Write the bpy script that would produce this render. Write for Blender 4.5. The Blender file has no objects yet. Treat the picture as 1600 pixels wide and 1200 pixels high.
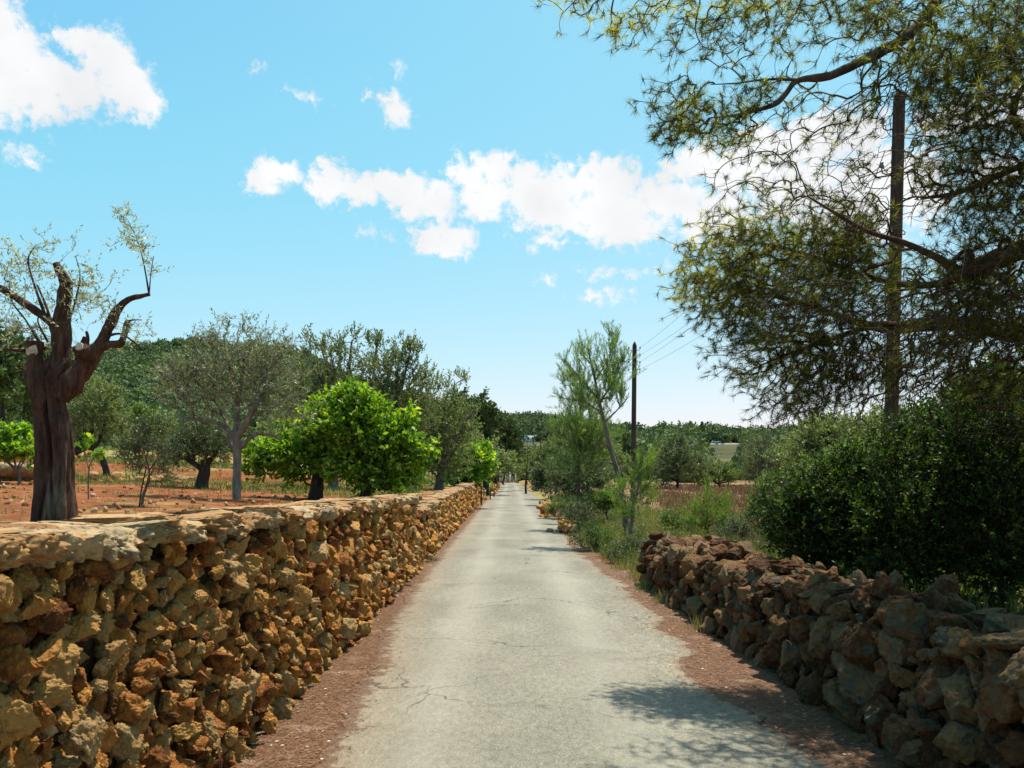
import bpy, math, random
import numpy as np
from mathutils import noise as mn, Vector

# ------------------------------------------------------------------ camera, sky, sun, exposure
F = 1295.0; VX = 797.0; HY = 742.0; EYE = 1.8      # focal length, vanishing point and horizon (photo pixels), eye height
sc = bpy.context.scene
col = sc.collection
cam_d = bpy.data.cameras.new("camera"); cam = bpy.data.objects.new("camera", cam_d); col.objects.link(cam)
cam_d.sensor_width = 17.3; cam_d.lens = 17.3 * F / 1600
cam_d.shift_x = 3 / 1600; cam_d.shift_y = (HY - 600) / 1600
cam_d.clip_start = 0.1; cam_d.clip_end = 6000
cam.location = (0, 0, EYE); cam.rotation_euler = (math.radians(90), 0, 0)
sc.camera = cam
sc.render.resolution_x = 1024; sc.render.resolution_y = 768
sc.view_settings.view_transform = 'Standard'; sc.view_settings.look = 'None'
sc.view_settings.exposure = 0.42; sc.view_settings.gamma = 1
sc.cycles.max_bounces = 6; sc.cycles.diffuse_bounces = 1; sc.cycles.transparent_max_bounces = 4
sc.cycles.transmission_bounces = 4; sc.cycles.glossy_bounces = 2
SUN = np.array([0.20, 0.28, 1.0]); SUN /= np.linalg.norm(SUN)
sun_d = bpy.data.lights.new("sun", 'SUN'); sun_d.energy = 5.0; sun_d.angle = math.radians(0.53)
sun_d.color = (1.0, 0.945, 0.85)
sun = bpy.data.objects.new("sun", sun_d); col.objects.link(sun)
sun.rotation_euler = Vector(SUN).to_track_quat('Z', 'Y').to_euler(); sun.location = (20, 20, 60)

world = bpy.data.worlds.new("World"); sc.world = world; world.use_nodes = True


def build_world():
    nt = world.node_tree; N = nt.nodes; L = nt.links
    for n in list(N): N.remove(n)
    out = N.new('ShaderNodeOutputWorld')
    sky = N.new('ShaderNodeTexSky'); sky.sky_type = 'NISHITA'; sky.sun_disc = False
    sky.sun_elevation = math.asin(SUN[2]); sky.sun_rotation = math.atan2(SUN[0], SUN[1])
    sky.air_density = 1.0; sky.dust_density = 1.2; sky.ozone_density = 1.0
    sr = N.new('ShaderNodeSeparateColor'); cr = N.new('ShaderNodeCombineColor'); L.new(sky.outputs[0], sr.inputs[0])
    for i, (a, g) in enumerate(SKYFIT):     # sets how strongly the clear sky pales from overhead to the horizon
        m1 = N.new('ShaderNodeMath'); m1.operation = 'MULTIPLY'; m1.inputs[1].default_value = SKYK; L.new(sr.outputs[i], m1.inputs[0])
        m2 = N.new('ShaderNodeMath'); m2.operation = 'POWER'; m2.inputs[1].default_value = g; L.new(m1.outputs[0], m2.inputs[0])
        m3 = N.new('ShaderNodeMath'); m3.operation = 'MULTIPLY'; m3.inputs[1].default_value = a / SKYK; L.new(m2.outputs[0], m3.inputs[0])
        m4 = N.new('ShaderNodeMath'); m4.operation = 'MULTIPLY'; m4.inputs[1].default_value = (99, 1.36, 1.24)[i]; L.new(sr.outputs[i], m4.inputs[0])
        m5 = N.new('ShaderNodeMath'); m5.operation = 'MINIMUM'; L.new(m3.outputs[0], m5.inputs[0]); L.new(m4.outputs[0], m5.inputs[1])
        L.new(m5.outputs[0], cr.inputs[i])
    bg = N.new('ShaderNodeBackground'); bg.inputs[1].default_value = SKYS; L.new(cr.outputs[0], bg.inputs[0])
    cl = N.new('ShaderNodeBackground'); cl.inputs[0].default_value = (0.97, 0.985, 1.0, 1); cl.inputs[1].default_value = 0.80
    mixs = N.new('ShaderNodeMixShader'); L.new(bg.outputs[0], mixs.inputs[1]); L.new(cl.outputs[0], mixs.inputs[2])
    L.new(mixs.outputs[0], out.inputs[0])
    tc = N.new('ShaderNodeTexCoord'); sep = N.new('ShaderNodeSeparateXYZ'); L.new(tc.outputs['Generated'], sep.inputs[0])

    def M(op, a, b=None, c=None, clamp=False):
        m = N.new('ShaderNodeMath'); m.operation = op; m.use_clamp = clamp
        for i, v in enumerate((a, b, c)):
            if v is None: continue
            if isinstance(v, (int, float)): m.inputs[i].default_value = v
            else: L.new(v, m.inputs[i])
        return m.outputs[0]
    az = M('ARCTAN2', sep.outputs[0], sep.outputs[1])
    el = M('ARCSINE', sep.outputs[2])
    comb = N.new('ShaderNodeCombineXYZ'); L.new(az, comb.inputs[0]); L.new(el, comb.inputs[1])
    nz = N.new('ShaderNodeTexNoise'); nz.inputs['Scale'].default_value = 22; nz.inputs['Detail'].default_value = 10
    nz.inputs['Roughness'].default_value = 0.68; L.new(comb.outputs[0], nz.inputs['Vector'])
    nz2 = N.new('ShaderNodeTexNoise'); nz2.inputs['Scale'].default_value = 9; nz2.inputs['Detail'].default_value = 3
    L.new(comb.outputs[0], nz2.inputs['Vector'])
    # warp the lobes so their outlines are ragged
    wv = N.new('ShaderNodeVectorMath'); wv.operation = 'MULTIPLY_ADD'
    L.new(nz.outputs['Color'], wv.inputs[0]); wv.inputs[1].default_value = (0.05, 0.035, 0); 
    off = N.new('ShaderNodeVectorMath'); off.operation = 'ADD'; L.new(comb.outputs[0], off.inputs[0]); off.inputs[1].default_value = (-0.025, -0.0175, 0)
    L.new(off.outputs[0], wv.inputs[2])
    lobes = [  # photo-measured cloud lobes: px, py, rx, ry, weight
        (0, 55, 40, 60, 1), (35, 75, 34, 34, .9), (10, 120, 60, 66, 1), (65, 130, 60, 48, 1), (115, 140, 60, 46, 1), (125, 65, 44, 26, 1), (165, 95, 56, 40, 1), (195, 130, 50, 42, 1), (228, 162, 28, 26, 1),
        (605, 155, 32, 16, .75), (620, 175, 26, 18, .75), (585, 150, 14, 12, .6),
        (440, 270, 38, 17, 1), (412, 285, 26, 12, .9), (430, 298, 14, 7, .6),
        (510, 285, 38, 26, 1), (560, 290, 45, 25, 1), (600, 285, 40, 20, .9), (635, 300, 40, 28, 1), (680, 312, 48, 24, 1), (640, 325, 40, 16, .8),
        (735, 285, 36, 28, 1), (765, 262, 34, 28, 1), (745, 315, 40, 26, 1), (790, 243, 18, 9, .7), (775, 300, 26, 24, 1),
        (830, 300, 52, 36, 1), (890, 290, 62, 36, 1), (950, 285, 55, 34, 1), (870, 335, 62, 34, 1), (960, 330, 90, 44, 1), (985, 360, 50, 24, .9), (1050, 320, 80, 40, 1), (1110, 340, 90, 36, 1),
        (697, 375, 44, 24, 1), (725, 368, 20, 12, .8), (672, 382, 22, 16, .9),
        (1085, 252, 48, 24, 1), (1150, 262, 70, 34, 1), (1210, 235, 70, 44, 1), (1275, 215, 75, 44, 1), (1340, 200, 56, 32, 1), (1240, 290, 120, 50, 1), (1350, 290, 110, 60, 1), (1430, 290, 60, 60, 1), (1330, 340, 90, 40, 1),
        (1500, 185, 90, 26, .9), (1590, 175, 60, 30, .9), (1700, 200, 120, 40, 1), (1640, 380, 60, 30, .9), (1560, 260, 50, 20, .6),
        (398, 112, 16, 7, .34), (622, 108, 12, 7, .24), (490, 157, 18, 8, .22), (25, 237, 46, 12, .26), (575, 372, 26, 8, .3), (868, 378, 46, 9, .4), (980, 425, 60, 8, .36), (935, 462, 30, 7, .3), (856, 443, 14, 6, .28), (1190, 395, 40, 12, .5)]
    acc = None
    for (px, py, rx, ry, w) in lobes:
        x, z = (px - VX) / F, (HY - py) / F
        a0 = math.atan2(x, 1); e0 = math.asin(z / math.sqrt(1 + x * x + z * z))
        c = 1 / math.sqrt(1 + x * x + z * z)
        ra = rx / F * c * c * 1.25 + .004; re = ry / F * c * 1.25 + .003
        s = N.new('ShaderNodeVectorMath'); s.operation = 'SUBTRACT'; L.new(wv.outputs[0], s.inputs[0]); s.inputs[1].default_value = (a0, e0, 0)
        m = N.new('ShaderNodeVectorMath'); m.operation = 'MULTIPLY'; L.new(s.outputs[0], m.inputs[0]); m.inputs[1].default_value = (1 / ra, 1 / re, 0)
        ln = N.new('ShaderNodeVectorMath'); ln.operation = 'LENGTH'; L.new(m.outputs[0], ln.inputs[0])
        v = M('MULTIPLY_ADD', ln.outputs['Value'], -w, w)
        acc = v if acc is None else M('SMOOTH_MAX', acc, v, 0.12)
    nz3 = N.new('ShaderNodeTexNoise'); nz3.inputs['Scale'].default_value = 75; nz3.inputs['Detail'].default_value = 6; L.new(wv.outputs[0], nz3.inputs['Vector'])
    n1 = M('ADD', M('MULTIPLY_ADD', nz.outputs['Fac'], 2.0, -1.02), M('MULTIPLY_ADD', nz3.outputs['Fac'], 1.1, -.55))
    d = M('ADD', acc, n1)
    mr = N.new('ShaderNodeMapRange'); mr.interpolation_type = 'SMOOTHSTEP'
    mr.inputs[1].default_value = -0.02; mr.inputs[2].default_value = 0.5; L.new(d, mr.inputs[0])
    front = M('GREATER_THAN', sep.outputs[1], 0.0)
    # scattered clouds in the rest of the sky (out of the photograph's view)
    L.new(M('MULTIPLY', mr.outputs[0], front), mixs.inputs[0])
    # a slight grey inside the thick parts
    r2 = N.new('ShaderNodeMapRange'); r2.inputs[1].default_value = .3; r2.inputs[2].default_value = .75; r2.inputs[3].default_value = .80; r2.inputs[4].default_value = .64
    L.new(nz2.outputs['Fac'], r2.inputs[0]); L.new(r2.outputs[0], cl.inputs[1])


SKYS = 0.125; SKYK = 0.167; SKYFIT = ((1.107, 1.318), (.949, .443), (1.0, .3))
build_world()

rng = np.random.default_rng(7); random.seed(7)
R3 = lambda *s: rng.standard_normal(s + (3,))


def unit(v): return v / (np.linalg.norm(v, axis=-1, keepdims=True) + 1e-9)
def sm(a, b, x):
    t = np.clip((np.asarray(x, float) - a) / (b - a), 0, 1); return t * t * (3 - 2 * t)


# ------------------------------------------------------------------ terrain
SKX = [-900, -400, 0, 120, 220, 310, 400, 480, 560, 640, 720, 780, 850, 900, 960, 1100, 1240, 1600, 2200]
SKY = [585, 562, 556, 553, 541, 531, 545, 566, 598, 622, 640, 644, 644, 656, 664, 666, 666, 656, 645]
SKR = [420, 440, 470, 500, 520, 520, 500, 470, 450, 450, 520, 620, 620, 560, 460, 430, 420, 380, 360]
SK0 = [100, 110, 130, 140, 150, 150, 150, 160, 180, 200, 215, 225, 225, 210, 170, 150, 150, 120, 120]


def terr(x, y):
    x = np.asarray(x, float); y = np.asarray(y, float)
    l = -x
    a0 = np.where(y < 50, 1.78, 1.78 + (y - 50) * .02); w = np.where(y < 50, .3, .3 + np.clip(y - 50, 0, 60) * .08)
    t = np.clip((l - a0) / w, 0, 1); tl = t * t * (3 - 2 * t)
    field = 1.02 + .004 * np.clip(y, 0, 70) + .052 * np.clip(l - 4.5, 0, 45) + .5 * sm(36, 37.2, y + l * .25) * sm(7, 10, l) + .55 * sm(56, 57.5, y + l * .1) * sm(6, 12, l)
    field = field + .07 * np.sin(x * .31 + y * .17) * np.sin(y * .23 - x * .11) * sm(6, 12, l)
    z = tl * field * (1 - .35 * sm(60, 140, y) * (1 - sm(8, 25, l)))
    ra = np.where(y < 14, 2.5, 2.1); rw = np.where(y < 14, .7, 1.6)
    t = np.clip((x - ra) / rw, 0, 1)
    z = z + t * t * (3 - 2 * t) * (.36 + .05 * np.sin(x * .3 + y * .13))
    yy = np.maximum(y, 1.0); px = np.clip(VX + F * x / yy, -900, 2200)
    R = np.interp(px, SKX, SKR); y0 = np.interp(px, SKX, SK0)
    H = (HY - np.interp(px, SKX, SKY)) / F * R + EYE - 5.5
    s = np.clip((y - y0) / (R - y0), 0, 1.0); prof = s ** 1.25 * (1 - .0 * s)
    lump = 1 + .05 * np.sin(x * .045 + 1) * np.sin(y * .03) 
    hill = (H - 1) * prof * lump * np.where(y > 20, 1, 0)
    hill = hill - np.clip(y - R, 0, 400) * .12
    z = z + hill
    return z


def at(px, py, d): return np.array([(px - VX) / F * d, d, EYE + (HY - py) / F * d])
def gnd(px, d):
    x = (px - VX) / F * d
    return np.array([x, d, float(terr(x, d))])
def hit(px, py, y0=60, y1=700):
    ys = np.linspace(y0, y1, 2500); xs = (px - VX) / F * ys
    g = HY - F * (terr(xs, ys) - EYE) / ys
    k = np.where(g <= py)[0]
    y = ys[k[0]] if len(k) else y1
    return np.array([(px - VX) / F * y, y, float(terr((px - VX) / F * y, y))])


# ------------------------------------------------------------------ object helpers
def mesh_ob(name, V, Fc, mat, parent=None, rnd=None, smooth=False, extra=None):
    """V (n,3), Fc: array (m,k) or list of such arrays with different k."""
    me = bpy.data.meshes.new(name)
    if not isinstance(Fc, list): Fc = [Fc]
    Fc = [np.asarray(f, np.int32) for f in Fc if len(f)]
    V = np.ascontiguousarray(V, np.float32)
    me.vertices.add(len(V)); me.vertices.foreach_set('co', V.ravel())
    nl = sum(f.size for f in Fc); npol = sum(len(f) for f in Fc)
    me.loops.add(nl); me.loops.foreach_set('vertex_index', np.concatenate([f.ravel() for f in Fc]))
    me.polygons.add(npol)
    tot = np.concatenate([np.full(len(f), f.shape[1], np.int32) for f in Fc])
    st = np.concatenate([[0], np.cumsum(tot)[:-1]]).astype(np.int32)
    me.polygons.foreach_set('loop_start', st); me.polygons.foreach_set('loop_total', tot)
    if smooth: me.polygons.foreach_set('use_smooth', np.ones(npol, bool))
    me.update(calc_edges=True)
    if rnd is not None:
        rnd = np.asarray(rnd, np.float32)
        a = me.attributes.new('rnd', 'FLOAT', 'FACE' if len(rnd) == npol else 'POINT'); a.data.foreach_set('value', rnd)
    if extra:
        for k, v in extra.items():
            a = me.attributes.new(k, 'FLOAT', 'POINT'); a.data.foreach_set('value', np.asarray(v, np.float32))
    if mat: me.materials.append(mat)
    o = bpy.data.objects.new(name, me); col.objects.link(o)
    if parent is not None: o.parent = parent
    return o


def tag(o, label=None, cat=None, group=None, kind=None):
    if label: o['label'] = label
    if cat: o['category'] = cat
    if group: o['group'] = group
    if kind: o['kind'] = kind
    return o


def thing(name, label, cat, loc, group=None):
    o = bpy.data.objects.new(name, None); o.empty_display_size = .2
    o.location = tuple(float(v) for v in loc); col.objects.link(o)
    return tag(o, label, cat, group)


def copy_tree(root, loc, rz=0, s=1.0, label=None, group=None):
    def rec(o, par):
        c = o.copy(); col.objects.link(c); c.parent = par
        for ch in list(o.children): rec(ch, c)
        return c
    r = rec(root, None); r.location = tuple(float(v) for v in loc); r.rotation_euler = (0, 0, rz)
    r.scale = (s, s, s) if not isinstance(s, tuple) else s
    if label: r['label'] = label
    if group: r['group'] = group
    return r


class Acc:
    def __init__(s): s.V = []; s.F = {}; s.R = {}; s.n = 0
    def add(s, V, Fc, r=0.5):
        V = np.asarray(V, float).reshape(-1, 3); Fc = np.asarray(Fc)
        k = Fc.shape[1]
        s.V.append(V); s.F.setdefault(k, []).append(Fc + s.n)
        s.R.setdefault(k, []).append(np.full(len(Fc), r) if np.isscalar(r) else np.asarray(r)); s.n += len(V)
    def box(s, c, h, rz=0, r=.5, taper=1):
        x, y, z = h
        P = np.array([[-x, -y, -z], [x, -y, -z], [x, y, -z], [-x, y, -z], [-x * taper, -y * taper, z], [x * taper, -y * taper, z], [x * taper, y * taper, z], [-x * taper, y * taper, z]], float)
        c_, s_ = math.cos(rz), math.sin(rz)
        P = P @ np.array([[c_, s_, 0], [-s_, c_, 0], [0, 0, 1]]) + np.asarray(c, float)
        s.add(P, [[0, 3, 2, 1], [4, 5, 6, 7], [0, 1, 5, 4], [1, 2, 6, 5], [2, 3, 7, 6], [3, 0, 4, 7]], r)
    def ob(s, name, mat, parent=None, smooth=False):
        ks = sorted(s.F)
        return mesh_ob(name, np.concatenate(s.V), [np.concatenate(s.F[k]) for k in ks], mat, parent,
                       np.concatenate([np.concatenate(s.R[k]) for k in ks]), smooth)


def tubes(P, R, n=5, cap=True):
    """P (B,L,3) R (B,L) -> V, F quads"""
    P = np.asarray(P, float); R = np.asarray(R, float)
    B, Ln, _ = P.shape
    T = np.empty_like(P); T[:, 1:-1] = P[:, 2:] - P[:, :-2]; T[:, 0] = P[:, 1] - P[:, 0]; T[:, -1] = P[:, -1] - P[:, -2]
    T = unit(T)
    ref = np.zeros((B, 1, 3)); m = np.abs(unit(P[:, -1] - P[:, 0])[:, 2]) > .8
    ref[:, 0, 2] = ~m; ref[:, 0, 0] = m
    A = unit(np.cross(T, np.broadcast_to(ref, T.shape))); Bn = np.cross(T, A)
    th = np.arange(n) / n * 2 * math.pi
    V = P[:, :, None] + R[:, :, None, None] * (A[:, :, None] * np.cos(th)[None, None, :, None] + Bn[:, :, None] * np.sin(th)[None, None, :, None])
    idx = np.arange(B * Ln * n).reshape(B, Ln, n)
    a = idx[:, :-1]; b = np.roll(a, -1, 2); c = np.roll(idx[:, 1:], -1, 2); d = idx[:, 1:]
    Fq = np.stack([a, b, c, d], -1).reshape(-1, 4)
    return V.reshape(-1, 3), Fq


def smooth_path(pts, m=4):
    """Catmull-Rom resample; pts (k, any)"""
    p = np.asarray(pts, float)
    if len(p) < 3: return np.array([p[0] + (p[-1] - p[0]) * t for t in np.linspace(0, 1, m + 1)])
    q = np.vstack([2 * p[0] - p[1], p, 2 * p[-1] - p[-2]]); out = []
    for i in range(1, len(q) - 2):
        for t in np.arange(m) / m:
            out.append(.5 * ((2 * q[i]) + (-q[i - 1] + q[i + 1]) * t + (2 * q[i - 1] - 5 * q[i] + 4 * q[i + 1] - q[i + 2]) * t * t + (-q[i - 1] + 3 * q[i] - 3 * q[i + 1] + q[i + 2]) * t ** 3))
    out.append(p[-1]); return np.array(out)


# ------------------------------------------------------------------ materials
def new_mat(name):
    m = bpy.data.materials.new(name); m.use_nodes = True; nt = m.node_tree
    for n in list(nt.nodes): nt.nodes.remove(n)
    return m, nt, nt.nodes, nt.links


def ramp(N, stops):
    r = N.new('ShaderNodeValToRGB'); e = r.color_ramp.elements
    while len(e) < len(stops): e.new(.5)
    for i, (p, c) in enumerate(stops):
        e[i].position = p; e[i].color = tuple(c) + (1,)
    return r


def leaf_mat(name, stops, trans=.35, gloss=.25, rough=.45, tcol=None):
    m, nt, N, L = new_mat(name)
    at_ = N.new('ShaderNodeAttribute'); at_.attribute_name = 'rnd'
    oi = N.new('ShaderNodeObjectInfo')
    r = ramp(N, stops); L.new(at_.outputs['Fac'], r.inputs[0])
    hs = N.new('ShaderNodeHueSaturation'); L.new(r.outputs[0], hs.inputs['Color'])
    mr = N.new('ShaderNodeMapRange'); mr.inputs[3].default_value = .85; mr.inputs[4].default_value = 1.15
    L.new(oi.outputs['Random'], mr.inputs[0]); L.new(mr.outputs[0], hs.inputs['Value'])
    p = N.new('ShaderNodeBsdfPrincipled'); p.inputs['Roughness'].default_value = rough
    p.inputs['Specular IOR Level'].default_value = gloss
    t = N.new('ShaderNodeBsdfTranslucent'); mx = N.new('ShaderNodeMixShader'); mx.inputs[0].default_value = trans
    L.new(hs.outputs[0], p.inputs['Base Color'])
    tm = N.new('ShaderNodeMix'); tm.data_type = 'RGBA'; tm.blend_type = 'MULTIPLY'; tm.inputs[0].default_value = 1
    tm.inputs[7].default_value = tuple(tcol or (1.5, 1.6, .7)) + (1,)
    L.new(hs.outputs[0], tm.inputs[6]); L.new(tm.outputs[2], t.inputs[0])
    L.new(p.outputs[0], mx.inputs[1]); L.new(t.outputs[0], mx.inputs[2])
    o = N.new('ShaderNodeOutputMaterial'); L.new(mx.outputs[0], o.inputs[0])
    return m


def noise_mat(name, stops, scale=5, detail=6, rough=.9, bump=.5, bscale=20, bdist=.02, stretch=(1, 1, 1), use_rnd=0, spec=.2, roughn=.6, second=None):
    m, nt, N, L = new_mat(name)
    tc = N.new('ShaderNodeTexCoord'); mp = N.new('ShaderNodeMapping'); mp.inputs['Scale'].default_value = stretch
    L.new(tc.outputs['Object'], mp.inputs[0])
    nz = N.new('ShaderNodeTexNoise'); nz.inputs['Scale'].default_value = scale; nz.inputs['Detail'].default_value = detail; nz.inputs['Roughness'].default_value = roughn
    L.new(mp.outputs[0], nz.inputs['Vector'])
    fac = nz.outputs['Fac']
    if use_rnd:
        a = N.new('ShaderNodeAttribute'); a.attribute_name = 'rnd'
        mm = N.new('ShaderNodeMath'); mm.operation = 'MULTIPLY_ADD'; L.new(a.outputs['Fac'], mm.inputs[0]); mm.inputs[1].default_value = use_rnd
        sub = N.new('ShaderNodeMath'); sub.operation = 'SUBTRACT'; L.new(fac, sub.inputs[0]); sub.inputs[1].default_value = use_rnd / 2
        L.new(sub.outputs[0], mm.inputs[2]); fac = mm.outputs[0]
    r = ramp(N, stops); L.new(fac, r.inputs[0])
    colr = r.outputs[0]
    if second:   # patches: (color, scale, lo, hi)
        c2, s2, lo, hi = second
        n2 = N.new('ShaderNodeTexNoise'); n2.inputs['Scale'].default_value = s2; n2.inputs['Detail'].default_value = 5; L.new(mp.outputs[0], n2.inputs['Vector'])
        mr = N.new('ShaderNodeMapRange'); mr.inputs[1].default_value = lo; mr.inputs[2].default_value = hi; L.new(n2.outputs['Fac'], mr.inputs[0])
        mx = N.new('ShaderNodeMix'); mx.data_type = 'RGBA'; L.new(mr.outputs[0], mx.inputs[0]); L.new(colr, mx.inputs[6]); mx.inputs[7].default_value = tuple(c2) + (1,)
        colr = mx.outputs[2]
    p = N.new('ShaderNodeBsdfPrincipled'); p.inputs['Roughness'].default_value = rough; p.inputs['Specular IOR Level'].default_value = spec
    L.new(colr, p.inputs['Base Color'])
    if bump:
        n3 = N.new('ShaderNodeTexNoise'); n3.inputs['Scale'].default_value = bscale; n3.inputs['Detail'].default_value = 8; n3.inputs['Roughness'].default_value = .65
        L.new(mp.outputs[0], n3.inputs['Vector'])
        b = N.new('ShaderNodeBump'); b.inputs['Strength'].default_value = bump; b.inputs['Distance'].default_value = bdist
        L.new(n3.outputs['Fac'], b.inputs['Height']); L.new(b.outputs[0], p.inputs['Normal'])
    o = N.new('ShaderNodeOutputMaterial'); L.new(p.outputs[0], o.inputs[0])
    return m


M = {}
M['stone'] = noise_mat('ochre_stone', [(.1, (.12, .045, .015)), (.27, (.42, .155, .038)), (.42, (.62, .27, .06)), (.54, (.70, .35, .09)), (.66, (.64, .36, .115)), (.78, (.46, .27, .10)), (.92, (.68, .45, .20))],
                       scale=14, detail=12, bump=1.0, bscale=44, bdist=.06, use_rnd=.75, roughn=.7, second=((.13, .085, .04), 16, .64, .76))
M['cap'] = noise_mat('weathered_cap_stone', [(.1, (.14, .07, .03)), (.35, (.32, .16, .06)), (.5, (.40, .235, .10)), (.62, (.44, .31, .16)), (.8, (.24, .19, .11))],
                     scale=7, detail=9, bump=.8, bscale=30, bdist=.02, use_rnd=.45, roughn=.68, second=((.16, .15, .1), 11, .55, .68))
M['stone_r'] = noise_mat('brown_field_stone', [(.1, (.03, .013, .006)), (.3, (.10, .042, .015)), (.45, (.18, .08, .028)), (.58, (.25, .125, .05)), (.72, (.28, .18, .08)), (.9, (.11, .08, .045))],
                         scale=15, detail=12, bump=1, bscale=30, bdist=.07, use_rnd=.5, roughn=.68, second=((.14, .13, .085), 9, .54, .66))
M['core'] = noise_mat('earth_fill', [(.3, (.035, .02, .01)), (.7, (.11, .06, .03))], scale=12, bump=.8, bscale=30)
M['mortar'] = noise_mat('mortar_bed', [(.25, (.20, .11, .05)), (.5, (.38, .23, .11)), (.7, (.48, .34, .19))], scale=14, bump=.8, bscale=50, bdist=.015)
M['bark_old'] = noise_mat('old_bark', [(.25, (.018, .011, .008)), (.42, (.06, .03, .02)), (.58, (.13, .07, .045)), (.72, (.20, .14, .10))], scale=13, detail=12, stretch=(1, 1, .2), bump=1, bscale=16, bdist=.09, roughn=.75,
                        second=((.30, .27, .22), 3.4, .60, .72))
M['bark'] = noise_mat('grey_bark', [(.25, (.06, .045, .035)), (.5, (.15, .115, .085)), (.75, (.26, .21, .16))], scale=12, stretch=(1, 1, .25), bump=.8, bscale=30, bdist=.02)
M['bark_pale'] = noise_mat('pale_bark', [(.25, (.09, .075, .06)), (.5, (.19, .155, .125)), (.75, (.32, .275, .225))], scale=12, stretch=(1, 1, .25), bump=.6, bscale=30, bdist=.01)
M['bark_pine'] = noise_mat('pine_bark', [(.25, (.03, .022, .018)), (.5, (.09, .06, .045)), (.75, (.19, .12, .08))], scale=14, stretch=(1, 1, .35), bump=.8, bscale=30, bdist=.02)
M['bark_dark'] = noise_mat('dark_bark', [(.25, (.015, .012, .01)), (.5, (.045, .033, .026)), (.75, (.1, .08, .06))], scale=12, stretch=(1, 1, .3), bump=.8, bscale=30, bdist=.02)
M['cut'] = noise_mat('cut_wood', [(.3, (.3, .24, .16)), (.5, (.55, .48, .37)), (.7, (.68, .62, .52))], scale=10, bump=.4, bscale=25)
M['pole'] = noise_mat('pole_wood', [(.25, (.022, .016, .012)), (.5, (.055, .038, .028)), (.75, (.11, .08, .058))], scale=20, stretch=(1, 1, .06), bump=.7, bscale=40, bdist=.01)
M['metal'] = noise_mat('rusty_iron', [(.3, (.05, .035, .03)), (.7, (.14, .09, .07))], scale=20, bump=.2)
M['ceramic'] = noise_mat('brown_ceramic', [(.3, (.12, .07, .05)), (.7, (.2, .14, .1))], scale=5, rough=.3, bump=0, spec=.5)
M['ceramic_w'] = noise_mat('white_ceramic', [(.3, (.5, .5, .48)), (.7, (.65, .65, .62))], scale=5, rough=.3, bump=0, spec=.5)
M['wire'] = noise_mat('wire_metal', [(.3, (.10, .10, .10)), (.7, (.16, .16, .16))], scale=5, rough=.5, bump=0)
M['white'] = noise_mat('whitewash', [(.3, (.66, .65, .62)), (.7, (.8, .79, .76))], scale=3, bump=.1, bscale=10)
M['orange'] = noise_mat('orange_stone_wall', [(.3, (.34, .17, .08)), (.5, (.45, .25, .12)), (.7, (.52, .33, .18))], scale=2.5, bump=.5, bscale=6)
M['dark'] = noise_mat('dark_opening', [(.3, (.02, .022, .025)), (.7, (.04, .045, .05))], scale=2, rough=.4, bump=0, spec=.5)
M['tile'] = noise_mat('clay_roof', [(.3, (.35, .16, .09)), (.7, (.5, .27, .16))], scale=3, bump=.3)
M['concrete'] = noise_mat('pale_concrete', [(.3, (.42, .37, .29)), (.7, (.56, .51, .42))], scale=.6, bump=.2)
M['carpaint'] = noise_mat('white_car_paint', [(.3, (.7, .71, .72)), (.7, (.78, .79, .8))], scale=2, rough=.25, bump=0, spec=.6)
M['rubber'] = noise_mat('black_rubber', [(.3, (.02, .02, .02)), (.7, (.035, .035, .035))], scale=5, rough=.8, bump=0)

M['l_olive'] = leaf_mat('olive_leaf', [(0, (.10, .11, .055)), (.45, (.19, .205, .105)), (.8, (.30, .32, .19)), (1, (.46, .46, .34))], .42, .5, .4, (1.3, 1.4, .9))
M['l_olived'] = leaf_mat('dark_olive_leaf', [(0, (.035, .05, .02)), (.5, (.07, .095, .035)), (1, (.15, .18, .08))], .25, .4, .45)
M['l_fig'] = leaf_mat('fig_leaf', [(0, (.05, .12, .015)), (.45, (.12, .24, .024)), (.8, (.24, .37, .04)), (1, (.45, .54, .07))], .45, .3, .45, (1.7, 1.7, .35))
M['l_carob'] = leaf_mat('carob_leaf', [(0, (.085, .11, .045)), (.5, (.15, .185, .075)), (1, (.24, .28, .13))], .40, .3, .45)
M['l_shrub'] = leaf_mat('mastic_leaf', [(0, (.012, .024, .006)), (.5, (.03, .058, .010)), (.85, (.08, .12, .02)), (1, (.18, .24, .035))], .32, .22, .5, (1.5, 1.9, .5))
M['l_light'] = leaf_mat('light_shrub_leaf', [(0, (.055, .09, .02)), (.5, (.10, .16, .035)), (1, (.2, .26, .07))], .35, .3, .5)
M['l_grey'] = leaf_mat('grey_green_leaf', [(0, (.055, .075, .034)), (.5, (.105, .135, .062)), (1, (.18, .21, .11))], .25, .3, .5)
M['l_pine'] = leaf_mat('pine_needle', [(0, (.035, .05, .014)), (.5, (.105, .125, .026)), (.8, (.27, .29, .05)), (1, (.46, .47, .09))], .55, .3, .45, (1.6, 1.5, .55))
M['l_ypine'] = leaf_mat('young_pine_needle', [(0, (.07, .12, .045)), (.5, (.15, .22, .075)), (1, (.27, .35, .12))], .4, .3, .45, (1.4, 1.6, .6))
M['l_sap'] = leaf_mat('bright_pine_needle', [(0, (.05, .10, .02)), (.5, (.12, .19, .035)), (1, (.25, .32, .06))], .4, .3, .45, (1.4, 1.6, .6))
M['l_forest'] = leaf_mat('forest_leaf', [(0, (.04, .066, .026)), (.5, (.075, .11, .038)), (1, (.13, .165, .06))], .15, .15, .7)
M['grass'] = leaf_mat('green_grass', [(0, (.07, .10, .03)), (.45, (.13, .17, .05)), (.7, (.28, .27, .10)), (1, (.38, .32, .16))], .35, .15, .6)
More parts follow.
